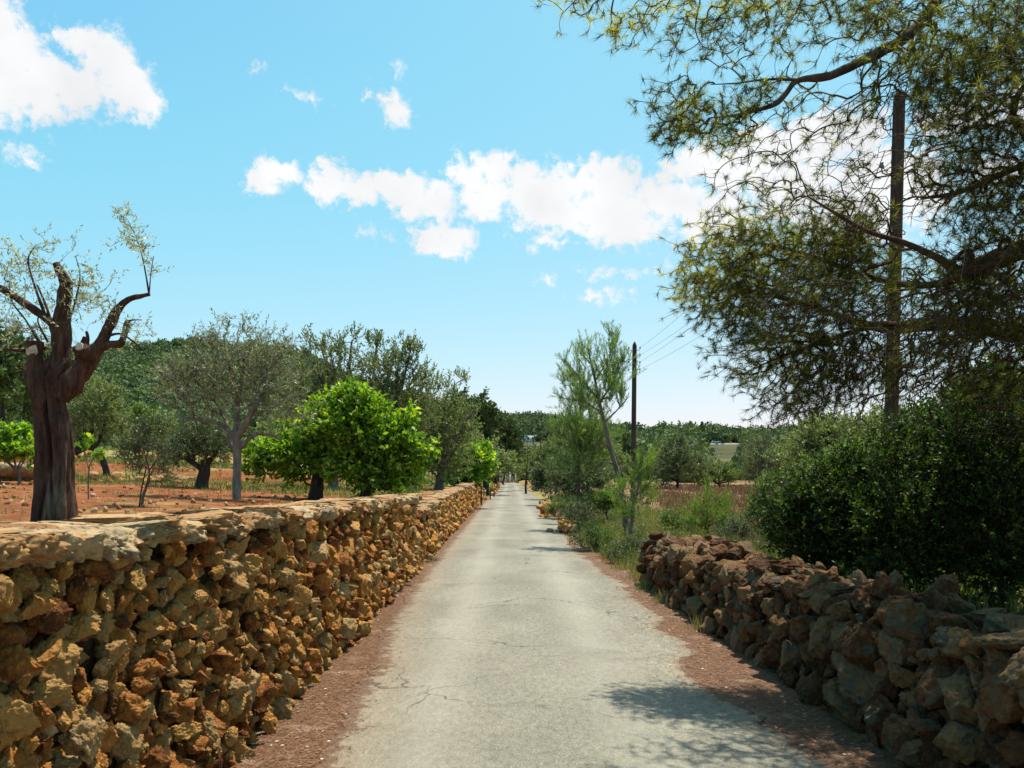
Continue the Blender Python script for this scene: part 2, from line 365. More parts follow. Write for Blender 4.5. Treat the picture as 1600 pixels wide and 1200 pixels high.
M['drygrass'] = leaf_mat('dry_stubble', [(0, (.16, .085, .05)), (.5, (.28, .16, .09)), (1, (.40, .29, .17))], .2, .1, .8, (1, .8, .6))
M['weed'] = leaf_mat('weed', [(0, (.05, .085, .04)), (.3, (.10, .14, .06)), (.5, (.20, .21, .08)), (.7, (.34, .27, .13)), (1, (.38, .24, .13))], .3, .15, .6)
M['flower'] = leaf_mat('flower', [(0, (.55, .45, .05)), (.5, (.6, .52, .1)), (1, (.7, .7, .62))], .3, .1, .6, (1, 1, 1))
M['litter'] = noise_mat('needle_litter', [(.25, (.05, .028, .016)), (.45, (.12, .066, .036)), (.6, (.19, .11, .06)), (.8, (.34, .24, .15))], scale=22, detail=9, bump=.9, bscale=60, bdist=.015, second=((.36, .27, .18), 3, .58, .72))
M['litter_n'] = leaf_mat('fallen_needle', [(0, (.10, .045, .022)), (.6, (.22, .105, .05)), (.9, (.36, .22, .12)), (1, (.6, .52, .4))], .1, .2, .6, (1, .8, .6))


def ground_mat():
    m, nt, N, L = new_mat('ground')
    tc = N.new('ShaderNodeTexCoord')

    def noise(s, d=6, r=.6):
        n = N.new('ShaderNodeTexNoise'); n.inputs['Scale'].default_value = s; n.inputs['Detail'].default_value = d; n.inputs['Roughness'].default_value = r
        L.new(tc.outputs['Object'], n.inputs['Vector']); return n.outputs['Fac']

    def mixc(f, a, b):
        x = N.new('ShaderNodeMix'); x.data_type = 'RGBA'
        if isinstance(f, float): x.inputs[0].default_value = f
        else: L.new(f, x.inputs[0])
        for i, v in ((6, a), (7, b)):
            if isinstance(v, tuple): x.inputs[i].default_value = v + (1,)
            else: L.new(v, x.inputs[i])
        return x.outputs[2]

    def rng_(f, lo, hi, a=0., b=1.):
        r = N.new('ShaderNodeMapRange'); L.new(f, r.inputs[0]); r.inputs[1].default_value = lo; r.inputs[2].default_value = hi
        r.inputs[3].default_value = a; r.inputs[4].default_value = b; return r.outputs[0]
    soil = ramp(N, [(.3, (.13, .042, .016)), (.5, (.235, .082, .03)), (.7, (.33, .155, .068))]); L.new(noise(1.6, 10, .7), soil.inputs[0])
    grass = ramp(N, [(.3, (.13, .13, .035)), (.5, (.26, .22, .075)), (.7, (.40, .30, .13))]); L.new(noise(.8, 9, .7), grass.inputs[0])
    dry = ramp(N, [(.3, (.20, .10, .06)), (.55, (.30, .17, .10)), (.75, (.38, .25, .15))]); L.new(noise(.7, 9, .7), dry.inputs[0])
    wood = ramp(N, [(.3, (.04, .05, .02)), (.6, (.09, .09, .04)), (.8, (.22, .16, .09))]); L.new(noise(.05, 6), wood.inputs[0])

    def attr(n):
        a = N.new('ShaderNodeAttribute'); a.attribute_name = n; return a.outputs['Fac']
    g = N.new('ShaderNodeMath'); g.operation = 'ADD'; L.new(attr('grassy'), g.inputs[0]); L.new(rng_(noise(.22, 7, .65), .35, .65, -.5, .5), g.inputs[1])
    c = mixc(rng_(g.outputs[0], .38, .62), soil.outputs[0], grass.outputs[0])
    g2 = N.new('ShaderNodeMath'); g2.operation = 'ADD'; L.new(attr('dry'), g2.inputs[0]); L.new(rng_(noise(.4, 5), .35, .65, -.3, .3), g2.inputs[1])
    c = mixc(rng_(g2.outputs[0], .4, .6), c, dry.outputs[0])
    c = mixc(attr('wood'), c, wood.outputs[0])
    p = N.new('ShaderNodeBsdfPrincipled'); p.inputs['Roughness'].default_value = .95; p.inputs['Specular IOR Level'].default_value = .1
    L.new(c, p.inputs['Base Color'])
    b = N.new('ShaderNodeBump'); b.inputs['Strength'].default_value = .8; b.inputs['Distance'].default_value = .08
    L.new(noise(7, 10, .75), b.inputs['Height']); L.new(b.outputs[0], p.inputs['Normal'])
    o = N.new('ShaderNodeOutputMaterial'); L.new(p.outputs[0], o.inputs[0])
    return m


def road_mat():
    m, nt, N, L = new_mat('worn_asphalt')
    tc = N.new('ShaderNodeTexCoord')

    def noise(s, d=6, r=.6, st=(1, 1, 1)):
        mp = N.new('ShaderNodeMapping'); mp.inputs['Scale'].default_value = st; L.new(tc.outputs['Object'], mp.inputs[0])
        n = N.new('ShaderNodeTexNoise'); n.inputs['Scale'].default_value = s; n.inputs['Detail'].default_value = d; n.inputs['Roughness'].default_value = r
        L.new(mp.outputs[0], n.inputs['Vector']); return n

    def mul(a, b, f=1.0, t='MULTIPLY'):
        x = N.new('ShaderNodeMix'); x.data_type = 'RGBA'; x.blend_type = t
        if isinstance(f, float): x.inputs[0].default_value = f
        else: L.new(f, x.inputs[0])
        L.new(a, x.inputs[6])
        if isinstance(b, tuple): x.inputs[7].default_value = b + (1,)
        else: L.new(b, x.inputs[7])
        return x.outputs[2]
    base = ramp(N, [(.3, (.165, .156, .118)), (.5, (.212, .20, .153)), (.7, (.27, .255, .198))]); L.new(noise(.9, 8, .6, (1, .45, 1)).outputs['Fac'], base.inputs[0])
    agg = ramp(N, [(.30, (.35, .33, .3)), (.44, (.82, .81, .78)), (.56, (1.06, 1.06, 1.04)), (.68, (1.7, 1.66, 1.56))]); L.new(noise(75, 4, .75).outputs['Fac'], agg.inputs[0])
    c = mul(base.outputs[0], agg.outputs[0], 1.0)
    ag2 = ramp(N, [(.35, (.72, .70, .66)), (.5, (1, 1, 1)), (.65, (1.22, 1.22, 1.2))]); L.new(noise(22, 5, .8, (1, .5, 1)).outputs['Fac'], ag2.inputs[0])
    c = mul(c, ag2.outputs[0], 1.0)
    # paler polished wheel tracks
    tk = N.new('ShaderNodeAttribute'); tk.attribute_name = 'track'
    tn = N.new('ShaderNodeMath'); tn.operation = 'MULTIPLY'; L.new(tk.outputs['Fac'], tn.inputs[0]); L.new(noise(1.3, 5, .6, (1, .2, 1)).outputs['Fac'], tn.inputs[1])
    c = mul(c, (.36, .34, .265), tn.outputs[0], 'MIX')
    # patches of a darker older surface
    pt = N.new('ShaderNodeMapRange'); pt.inputs[1].default_value = .56; pt.inputs[2].default_value = .64; pt.inputs[4].default_value = .5; L.new(noise(.35, 7, .65).outputs['Fac'], pt.inputs[0])
    c = mul(c, (.13, .12, .09), pt.outputs[0], 'MIX')
    # dusty ochre toward the edges
    at_ = N.new('ShaderNodeAttribute'); at_.attribute_name = 'edge'
    ad = N.new('ShaderNodeMath'); ad.operation = 'MULTIPLY'; L.new(at_.outputs['Fac'], ad.inputs[0]); L.new(noise(2.2, 6).outputs['Fac'], ad.inputs[1])
    c = mul(c, (.27, .20, .125), ad.outputs[0], 'MIX')
    ea = N.new('ShaderNodeMath'); ea.operation = 'MULTIPLY_ADD'; L.new(at_.outputs['Fac'], ea.inputs[0]); ea.inputs[1].default_value = .55; L.new(noise(9, 8, .75).outputs['Fac'], ea.inputs[2])
    ef = N.new('ShaderNodeMapRange'); ef.inputs[1].default_value = .98; ef.inputs[2].default_value = 1.07; L.new(ea.outputs[0], ef.inputs[0])
    c = mul(c, (.14, .085, .05), ef.outputs[0], 'MIX')
    # hairline cracks
    wn = noise(1.1, 4, .6)
    va = N.new('ShaderNodeVectorMath'); va.operation = 'MULTIPLY_ADD'; L.new(wn.outputs['Color'], va.inputs[0]); va.inputs[1].default_value = (1.1, 1.1, 0); L.new(tc.outputs['Object'], va.inputs[2])
    vo = N.new('ShaderNodeTexVoronoi'); vo.feature = 'DISTANCE_TO_EDGE'; vo.inputs['Scale'].default_value = .42; L.new(va.outputs[0], vo.inputs['Vector'])
    cr = N.new('ShaderNodeMapRange'); cr.inputs[1].default_value = .0; cr.inputs[2].default_value = .0065; cr.inputs[3].default_value = 1; cr.inputs[4].default_value = 0; L.new(vo.outputs['Distance'], cr.inputs[0])
    mk = N.new('ShaderNodeMapRange'); mk.inputs[1].default_value = .46; mk.inputs[2].default_value = .58; L.new(noise(.55, 4).outputs['Fac'], mk.inputs[0])
    cm = N.new('ShaderNodeMath'); cm.operation = 'MULTIPLY'; L.new(cr.outputs[0], cm.inputs[0]); L.new(mk.outputs[0], cm.inputs[1])
    c = mul(c, (.07, .06, .045), cm.outputs[0], 'MIX')
    # scattered specks of gravel and resin
    vs = N.new('ShaderNodeTexVoronoi'); vs.inputs['Scale'].default_value = 9; L.new(tc.outputs['Object'], vs.inputs['Vector'])
    sp = N.new('ShaderNodeMapRange'); sp.inputs[1].default_value = .035; sp.inputs[2].default_value = .07; sp.inputs[3].default_value = .75; sp.inputs[4].default_value = 0; L.new(vs.outputs['Distance'], sp.inputs[0])
    c = mul(c, (.10, .085, .06), sp.outputs[0], 'MIX')
    p = N.new('ShaderNodeBsdfPrincipled'); p.inputs['Roughness'].default_value = .85; p.inputs['Specular IOR Level'].default_value = .25
    L.new(c, p.inputs['Base Color'])
    b = N.new('ShaderNodeBump'); b.inputs['Strength'].default_value = .6; b.inputs['Distance'].default_value = .006
    L.new(noise(80, 4, .75).outputs['Fac'], b.inputs['Height']); L.new(b.outputs[0], p.inputs['Normal'])
    o = N.new('ShaderNodeOutputMaterial'); L.new(p.outputs[0], o.inputs[0])
    return m


# ------------------------------------------------------------------ ground sheet
def build_ground():
    gx = np.concatenate([-np.geomspace(2.6, 900, 120)[::-1], np.array([-2.45, -2.3, -2.2, -2.1, -2.0, -1.9, -1.78, -1.5, -1, -.5, 0, .5, 1, 1.5, 1.9, 2.1, 2.3, 2.5, 2.65, 2.8, 3.0, 3.2]), np.geomspace(3.4, 900, 120)])
    gy = np.concatenate([-np.geomspace(2, 300, 30)[::-1], np.arange(-1.5, 30, .5), np.geomspace(30, 1100, 240)])
    X, Y = np.meshgrid(gx, gy); Z = terr(X, Y)
    fine = np.zeros_like(X)
    for i in range(X.shape[0]):
        if gy[i] < -2 or gy[i] > 140: continue
        for j in range(X.shape[1]):
            if (X[i, j] < -2.4 or X[i, j] > 3.2) and abs(X[i, j]) < 60: fine[i, j] = mn.fractal(Vector((X[i, j] * .9, Y[i, j] * .9, 0)), 1, 2, 4) * .05
    Z = Z + fine
    nx, ny = len(gx), len(gy); idx = np.arange(nx * ny).reshape(ny, nx)
    Fc = np.stack([idx[:-1, :-1], idx[:-1, 1:], idx[1:, 1:], idx[1:, :-1]], -1).reshape(-1, 4)
    l = -X
    grassy = np.where(X < 0, .08 + .75 * sm(22, 50, Y) + .25 * sm(15, 30, l) * sm(18, 30, Y), .55)
    grassy = np.where((X < 0) & (Y < 24), .22, grassy)
    grassy = np.where(np.abs(X) < 2.0, .3, grassy)
    dry = np.where(X > 3, .35 + .65 * sm(14, 22, Y) * (1 - sm(120, 150, Y)), 0)
    px = VX + F * X / np.maximum(Y, 1); y0 = np.interp(px, SKX, SK0)
    wood = sm(-15, 25, Y - y0)
    o = mesh_ob('ground', np.stack([X, Y, Z], -1).reshape(-1, 3), Fc, ground_mat(), smooth=True,
                extra={'grassy': grassy.ravel(), 'dry': dry.ravel(), 'wood': wood.ravel()})
    tag(o, kind='structure')


build_ground()


def nz1(v, s, seed=0., o=4): return np.array([mn.fractal(Vector((float(t) * s, seed, 0)), 1, 2, o) for t in np.atleast_1d(v)])


def build_road():
    ys = np.concatenate([np.arange(-6, 3, .3), np.arange(3, 14, .035), np.arange(14, 40, .12), np.arange(40, 184, 1.0)])
    xl = np.interp(ys, [-6, 5, 6.8, 8, 9.8, 14, 30, 60, 184], [-1.22, -1.22, -1.25, -1.33, -1.48, -1.58, -1.62, -1.75, -1.75])
    xr = np.interp(ys, [-6, 5, 6.5, 7.4, 8.3, 12, 14.3, 18.2, 20.6, 24, 28, 45, 60, 120, 184], [2.05, 1.95, 1.75, 1.62, 1.86, 1.89, 1.82, 1.63, 1.58, 1.62, 1.82, 2.1, 2.2, 2.1, 2.0])
    amp = np.where(ys < 40, 1, 1.5)
    xl = xl + nz1(ys, 1.6, 3.1, 6) * .11 * amp + nz1(ys, 9, 7.7, 5) * .05; 
    xr = xr + nz1(ys, 1.3, 9.7, 6) * .15 * amp + nz1(ys, 7, 5.7, 5) * .09
    nc = 31; t = np.linspace(0, 1, nc); tt = .5 - .5 * np.cos(t * math.pi)
    X = xl[:, None] + (xr - xl)[:, None] * tt[None]; Y = np.repeat(ys[:, None], nc, 1)
    Z = .012 + .03 * np.sin(tt * math.pi)[None] * np.ones_like(X)
    Z[:, 0] = .002; Z[:, -1] = .002
    idx = np.arange(X.size).reshape(X.shape)
    Fc = np.stack([idx[:-1, :-1], idx[:-1, 1:], idx[1:, 1:], idx[1:, :-1]], -1).reshape(-1, 4)
    dl = X - xl[:, None]; dr = xr[:, None] - X
    edge = np.clip(np.maximum(1 - dl / .55, (1 - dr / .25)), 0, 1) * 1.25
    o = mesh_ob('road', np.stack([X, Y, Z], -1).reshape(-1, 3), Fc, road_mat(), smooth=True, extra={'edge': edge.ravel(), 'track': (.75 * np.exp(-((np.abs(X - .15) - .72) / .26) ** 2)).ravel()})
    tag(o, kind='structure')
    # verge sheets of fallen needles and earth
    for nm, xa, xb in (('left_verge', np.full(len(ys), -1.85), xl + .03), ('right_verge', xr - .03, np.where(ys < 14.5, 2.42, xr + .5 + .25 * np.sin(ys)))):
        nc = 7; t = np.linspace(0, 1, nc); X = xa[:, None] + (xb - xa)[:, None] * t[None]; Y = np.repeat(ys[:, None], nc, 1)
        Z = .0065 + 0 * X
        k = ys < (40 if nm[0] == 'r' else 60)
        X, Y, Z = X[k], Y[k], Z[k]
        if nm[0] == 'r': Z = np.maximum(Z, terr(X, Y) + .006)
        idx = np.arange(X.size).reshape(X.shape)
        Fc = np.stack([idx[:-1, :-1], idx[:-1, 1:], idx[1:, 1:], idx[1:, :-1]], -1).reshape(-1, 4)
        o = mesh_ob('verge', np.stack([X, Y, Z], -1).reshape(-1, 3), Fc, M['litter'], smooth=True); tag(o, kind='structure')
    # thin needle drifts lying on the asphalt and litter: flat tiny needles and chips
    n = 46000
    y = rng.uniform(3.5, 15, n); side = rng.random(n) < .5
    xL = np.interp(y, ys, xl); xR = np.interp(y, ys, xr)
    off = rng.exponential(.13, n) - .04
    x = np.where(side, np.maximum(xL - rng.uniform(0, .5, n) + off * .6, -1.8), np.minimum(xR + rng.uniform(0, .55, n) - off, 2.45))
    k = rng.random(n) < .96
    z = np.where((x > xL) & (x < xR), .03, .014)
    a = rng.uniform(0, math.pi, n); Ln = rng.uniform(.015, .05, n); w = np.where(rng.random(n) < .04, .012, .0016)
    Ln = np.where(w > .01, .016, Ln)
    dx = np.stack([np.cos(a), np.sin(a), rng.uniform(-.1, .25, n)], -1); dn = np.stack([-np.sin(a), np.cos(a), 0 * a], -1)
    c = np.stack([x, y, z], -1)
    V = np.stack([c - dx * Ln[:, None] / 2 - dn * w[:, None], c - dx * Ln[:, None] / 2 + dn * w[:, None], c + dx * Ln[:, None] / 2 + dn * w[:, None], c + dx * Ln[:, None] / 2 - dn * w[:, None]], 1)
    V[:, :, 2] = np.maximum(V[:, :, 2], .010 + (z > .02)[:, None] * .018)
    o = mesh_ob('pine_litter', V.reshape(-1, 3), np.arange(4 * n).reshape(n, 4), M['litter_n'], rnd=rng.random(n) * .9 + (w > .01) * .1)
    tag(o, 'rust brown fallen pine needles and pale chips along the road edges', 'needle litter', kind='stuff')


build_road()


# ------------------------------------------------------------------ rocks
def ico(sub):
    import bmesh
    bm = bmesh.new(); bmesh.ops.create_icosphere(bm, subdivisions=sub, radius=1)
    V = np.array([v.co[:] for v in bm.verts]); Fc = np.array([[v.index for v in f.verts] for f in bm.faces]); bm.free()
    return V, Fc


def rock_protos(sub, k, seed, rough=1.0, slab=False, cuts=14):
    V0, Fc = ico(sub); out = []
    r = np.random.default_rng(seed)
    for i in range(k):
        V = V0.copy()
        for c in range(cuts):      # broken planes
            n = unit(r.standard_normal(3)); d = r.uniform(.40, .78)
            s = V @ n; m = s > d; V[m] -= np.outer((s[m] - d) * .92, n)
        sd = Vector(tuple(r.uniform(-50, 50, 3)))
        disp = np.array([mn.ridged_multi_fractal(Vector(v) * 1.5 + sd, .9, 2.1, 6 if sub > 3 else 3, 1, 2) for v in V]) - 1.1
        d2 = np.array([mn.fractal(Vector(v) * 6.5 + sd, .9, 2, 4) for v in V]) if sub > 2 else 0
        V = V * (1 + (disp * .18 + d2 * .135) * rough)[:, None]
        if slab: V[:, 2] = np.where(V[:, 2] > .42, .42 + (V[:, 2] - .42) * .18, V[:, 2])
        out.append(V)
    return out, Fc


PR = {s: rock_protos(s, k, 11 + s) for s, k in ((5, 14), (4, 14), (3, 12), (2, 10))}
PRb = {s: rock_protos(s, k, 31 + s, .75, cuts=14) for s, k in ((5, 10), (4, 10), (3, 8))}
PRs = {s: rock_protos(s, k, 51 + s, .95, True, 8) for s, k in ((5, 8), (4, 8), (3, 8), (2, 6))}

PRe = {s: rock_protos(s, k, 71 + s, 1.25, True, 9) for s, k in ((5, 8), (4, 8), (3, 8), (2, 6))}


def rotm(ax, ay, az):
    cx, sx, cy, sy, cz, sz = math.cos(ax), math.sin(ax), math.cos(ay), math.sin(ay), math.cos(az), math.sin(az)
    return np.array([[1, 0, 0], [0, cx, -sx], [0, sx, cx]]).T @ np.array([[cy, 0, sy], [0, 1, 0], [-sy, 0, cy]]).T @ np.array([[cz, -sz, 0], [sz, cz, 0], [0, 0, 1]]).T


def put_rock(acc, protos, c, s, rot=None, r=None):
    P, Fc = protos; V = P[rng.integers(len(P))]
    if rot is None: rot = rotm(*rng.uniform(-math.pi, math.pi, 3))
    V = (V @ rotm(*rng.uniform(-3.14, 3.14, 3)) * np.asarray(s)) @ rot + np.asarray(c)
    acc.add(V, Fc, float(rng.random() if r is None else r))


def dart(w, h, radii, n_try, asp=1.0):
    """variable radius dart throwing, big to small; returns (s, z, r)"""
    out = np.zeros((0, 3))
    for r, k in zip(radii, n_try):
        c = np.stack([rng.uniform(0, w, k), rng.uniform(0, h, k)], -1)
        acc = []
        for p in c:
            if len(out):
                d = np.hypot((out[:, 0] - p[0]) / asp, out[:, 1] - p[1]); 
                if (d < (out[:, 2] + r) * .74).any(): continue
            out = np.vstack([out, [p[0], p[1], r]])
    return out


def wall_line(ys, xs):
    return lambda y: np.interp(y, ys, xs)


def left_wall(name, label, y0, y1, xf, top, thick, steps, parent=None):
    """xf(y) = x of road face, top(y)= height"""
    root = thing(name, label, 'stone wall', (float(xf(y0)), y0, 0)); loc = np.array(root.location)
    face = Acc()
    for (a, b, sub, radii, tries) in steps:
        hmax = float(np.max(top(np.linspace(a, b, 8))))
        pts = dart(b - a, hmax, radii, tries, 1.15)
        for s, z, r in pts:
            y = a + s; h = float(top(y))
            if z > h - .13: continue
            x = float(xf(y)) - rng.uniform(.0, .10) + (.05 if rng.random() < .35 else 0)
            put_rock(face, PR[sub], (x - .06, y, z), (r * rng.uniform(1.2, 2.0), r * rng.uniform(.9, 1.3), r * rng.uniform(1.1, 1.75)), rotm(*rng.uniform(-.7, .7, 3)))
    for k in range(int((y1 - y0) * 62)):      # rubble deeper in the wall
        y = rng.uniform(y0, y1); h = float(top(y)); z = rng.uniform(0.02, h - .13)
        put_rock(face, PR[3 if y < 20 else 2], (float(xf(y)) - .17 + rng.uniform(-.02, .03), y, z), (.10, .10, .095))
    f = face.V; V = np.concatenate(f) - loc; face.V = [V]
    face.ob('facing_stones', M['stone'], root)
    # back face seen from the field and the far end
    cap = Acc()
    y = y0
    while y < y1:
        sub = 5 if y < 6.2 else 4 if y < 13 else 3 if y < 30 else 2
        ln = rng.uniform(.14, .30) * (1 if y < 20 else 1.5)
        h = float(top(y + ln / 2)); wl = rng.uniform(.28, .5) * thick; x0 = float(xf(y)) + .02
        for (xa, xb) in ((x0 - wl, x0), (x0 - thick - .02, x0 - wl)):
            fr_ = xb == x0; hz = rng.uniform(.085, .125) if fr_ else rng.uniform(.055, .085)
            put_rock_flat(cap, (PRe if fr_ else PRs)[sub], ((xa + xb) / 2, y + ln / 2 + rng.uniform(-.03, .03), h - hz * (.50 if fr_ else .62) + rng.uniform(-.012, .012)), ((xb - xa) * .60, ln * .66, hz))
        y += ln
    V = np.concatenate(cap.V) - loc; cap.V = [V]
    cap.ob('coping_stones', M['cap'], root)
    back = Acc()
    for k in range(int((y1 - y0) * 7)):
        yy = rng.uniform(y0, y1); h = float(top(yy)) - .12
        zz = rng.uniform(.9, h) if h > .95 else h - .1
        put_rock(back, PR[3 if yy < 15 else 2], (float(xf(yy)) - thick + .02, yy, zz), (.09, .14, .1))
    for k in range(int(9)):
        zz = .1 + (float(top(y1)) - .3) * k / 9
        for q in range(3): put_rock(back, PR[3], (float(xf(y1)) - thick * (q + .5) / 3, y1 - .03, zz), (.12, .07, .11))
    V = np.concatenate(back.V) - loc; back.V = [V]; back.ob('rear_stones', M['stone'], root)
    # earth and mortar core
    yy = np.linspace(y0 + .02, y1 - .05, max(3, int((y1 - y0) / .4)))
    xa = np.array([xf(v) for v in yy]) - .19; xb = xa - thick + .28; hh = np.array([top(v) for v in yy]) - .065
    n = len(yy)
    V = np.concatenate([np.stack([xa, yy, 0 * yy], -1), np.stack([xa, yy, hh], -1), np.stack([xb, yy, hh], -1), np.stack([xb, yy, 0 * yy], -1)]) - loc
    Fq = []
    for k in range(n - 1):
        for q in range(3): Fq.append([q * n + k, q * n + k + 1, (q + 1) * n + k + 1, (q + 1) * n + k])
    Fq += [[0, n, 2 * n, 3 * n], [n - 1, 4 * n - 1, 3 * n - 1, 2 * n - 1]]
    mesh_ob('wall_core', V, np.array(Fq), M['core'], root)
    # mortar between the coping stones
    nn = np.linspace(y0 + .05, y1 - .05, int((y1 - y0) / .12)); mm = 9
    t = np.linspace(0, 1, mm)
    X = np.array([xf(v) for v in nn])[:, None] - .03 - t[None] * (thick - .08); Y = np.repeat(nn[:, None], mm, 1)
    H = np.array([top(v) for v in nn])[:, None] - .030 + 0 * X
    for i in range(H.shape[0]):
        for j in range(mm): H[i, j] += .02 * mn.noise(Vector((X[i, j] * 5, Y[i, j] * 5, 0)))
    H[:, 0] -= .06; H[:, -1] -= .06
    idx = np.arange(X.size).reshape(X.shape)
    Fc = np.stack([idx[:-1, :-1], idx[1:, :-1], idx[1:, 1:], idx[:-1, 1:]], -1).reshape(-1, 4)
    mesh_ob('mortar', np.stack([X, Y, H], -1).reshape(-1, 3) - loc, Fc, M['mortar'], root, smooth=True)
    return root


def put_rock_flat(acc, protos, c, s):
    P, Fc = protos; V = P[rng.integers(len(P))].copy()
    if rng.random() < .5: V[:, :2] *= -1
    # square the outline so slabs butt against each other
    q = np.abs(V[:, :2]); n2 = np.maximum(np.hypot(V[:, 0], V[:, 1]), 1e-6); mx = np.maximum(q[:, 0], q[:, 1]) + 1e-6
    V[:, :2] *= (1 + .35 * (n2 / mx - 1))[:, None]
    V = (V * np.asarray(s)) @ rotm(rng.uniform(-.11, .11), rng.uniform(-.11, .11), rng.uniform(-.3, .3)) + np.asarray(c) + np.array([rng.uniform(-.025, .025), 0, rng.uniform(-.02, .008)])
    acc.add(V, Fc, float(rng.random()))


xfL = wall_line([0, 5, 15.3, 20, 50, 66], [-1.64, -1.65, -1.67, -1.72, -1.86, -1.9])
left_wall('stone_wall', 'tall ochre rubble wall with pale coping, nearest on the left of the road', 1.4, 15.35, xfL,
          lambda y: np.interp(y, [0, 3, 5, 10, 15.3], [1.61, 1.60, 1.565, 1.50, 1.44]), .74,
          [(1.4, 6.4, 5, (.10, .072, .055, .043, .033, .026), (18, 90, 320, 900, 1800, 1000)),
           (6.4, 10.2, 4, (.095, .075, .058, .045, .035), (30, 110, 300, 800, 1500)),
           (10.2, 15.35, 4, (.095, .075, .056, .043, .034), (40, 140, 350, 900, 1600))])
left_wall('stone_wall', 'lower orange rubble wall continuing beyond the step down, running to the road end', 15.42, 62, xfL,
          lambda y: np.interp(y, [15, 16, 22, 30, 50, 52, 56, 62], [1.15, 1.15, 1.2, 1.28, 1.46, 1.40, 1.0, .75]), .68,
          [(15.42, 24, 4, (.10, .08, .06, .045), (90, 240, 520, 1000)),
           (24, 38, 3, (.11, .085, .06), (150, 420, 1000)),
           (38, 62, 2, (.13, .10, .08), (260, 600, 1000))])


def right_wall():
    xb = wall_line([2, 6, 8, 11, 13.6], [2.45, 2.33, 2.28, 2.2, 2.12])
    top = lambda y: np.interp(y, [2, 5, 6.2, 7.2, 8.5, 10.5, 12, 13.6], [.93, .92, .90, .84, .80, .76, .79, .75])
    thick = wall_line([2, 7, 10, 13.6], [.9, .85, .85, 1.0])
    root = thing('rubble_wall', 'low tumbledown brown field stone wall on the right of the road', 'stone wall', (2.3, 2.5, 0)); loc = np.array(root.location)
    A = Acc()
    for (a, b, sub, radii, tries) in [(2.0, 8.2, 5, (.15, .115, .085, .062, .045), (40, 160, 350, 600, 700)), (8.2, 13.6, 4, (.14, .11, .08, .06, .042), (50, 160, 300, 500, 600))]:
        for s, z, r in dart(b - a, 1.0, radii, tries, 1.2):
            y = a + s; h = float(top(y))
            if z > h - r * .5: continue
            x = float(xb(y)) + .10 + .10 * z + rng.uniform(-.02, .05)
            put_rock(A, PRb[sub], (x, y, z), (r * rng.uniform(1.1, 1.5), r * rng.uniform(1.25, 1.7), r * rng.uniform(1.05, 1.4)), rotm(*rng.uniform(-.5, .5, 3)))
    for k in range(620):
        y = rng.uniform(2, 13.6); z = rng.uniform(.03, float(top(y)) - .1)
        put_rock(A, PRb[3], (float(xb(y)) + .24 + .1 * z, y, z), (.13, .14, .12))
    # loose top: big stones in uneven heaps
    y = 2.0
    while y < 13.6:
        ln = rng.uniform(.26, .5); sub = 5 if y < 8.2 else 4
        h = float(top(y)); th = float(thick(y)); x = float(xb(y)) + .12
        while x < float(xb(y)) + th + .1:
            w = rng.uniform(.2, .42)
            hz = rng.uniform(.08, .16)
            dz = rng.uniform(-.10, .02) if (x > xb(y) + .25) else rng.uniform(-.05, .02)
            put_rock(A, PRb[sub], (x + w / 2, y + ln / 2 + rng.uniform(-.08, .08), h + dz - hz * .4), (w * .56, ln * .6, hz), rotm(rng.uniform(-.35, .35), rng.uniform(-.35, .35), rng.uniform(-1.5, 1.5)))
            if rng.random() < .25:
                put_rock(A, PRb[sub], (x + w / 2, y + rng.uniform(-.1, .1), h + dz + hz * .5), (w * .35, ln * .33, hz * .6))
            x += w
        y += ln * .85
    # end of the wall and back
    for k in range(70):
        put_rock(A, PRb[4], (rng.uniform(2.2, 3.15), 13.6 + rng.uniform(-.05, .12), rng.uniform(.02, .7)), tuple(rng.uniform(.1, .17, 3)))
    for k in range(90):
        yy = rng.uniform(2, 13.6); put_rock(A, PRb[3 if False else 4], (float(xb(yy)) + float(thick(yy)) + .05, yy, rng.uniform(.35, .75)), tuple(rng.uniform(.1, .18, 3)))
    # named boulders seen on top
    for px, py, d, s in ((1265, 905, 7.9, (.10, .10, .15)), (1218, 908, 7.6, (.22, .17, .085)), (1215, 888, 8.6, (.30, .16, .1)), (1350, 925, 6.5, (.30, .17, .10)), (1140, 870, 10, (.2, .16, .1)), (1070, 852, 12.6, (.26, .2, .08)), (1100, 857, 12.2, (.2, .2, .09))):
        put_rock(A, PRb[5], at(px, py, d), s, rotm(*rng.uniform(-.2, .2, 3)))
    A.V = [np.concatenate(A.V) - loc]
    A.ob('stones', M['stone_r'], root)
    C = Acc()
    ys = np.linspace(2.0, 13.5, 24)
    for a, b in zip(ys[:-1], ys[1:]):
        y = (a + b) / 2; h = float(top(y)) - .13; t = float(thick(y))
        C.box((float(xb(y)) + .30 + (t - .3) / 2 - loc[0], y - loc[1], h / 2), ((t - .3) / 2, (b - a) / 2 + .001 * (int(y * 10) % 3), h / 2))
    C.ob('wall_core', M['core'], root)
    # loose bits at the foot
    for k, (px, py, d) in enumerate(((1007, 885, 14.4), (1012, 897, 14.0), (1018, 880, 14.6))):
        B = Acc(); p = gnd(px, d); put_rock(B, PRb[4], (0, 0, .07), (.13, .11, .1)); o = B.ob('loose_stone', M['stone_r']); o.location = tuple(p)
        tag(o, ('loose ochre stone at the far foot of the rubble wall', 'flat loose stone beside the rubble wall end, nearest the road', 'small loose stone leaning behind the rubble wall end')[k], 'stone', 'loose stones at the end of the low wall')


right_wall()


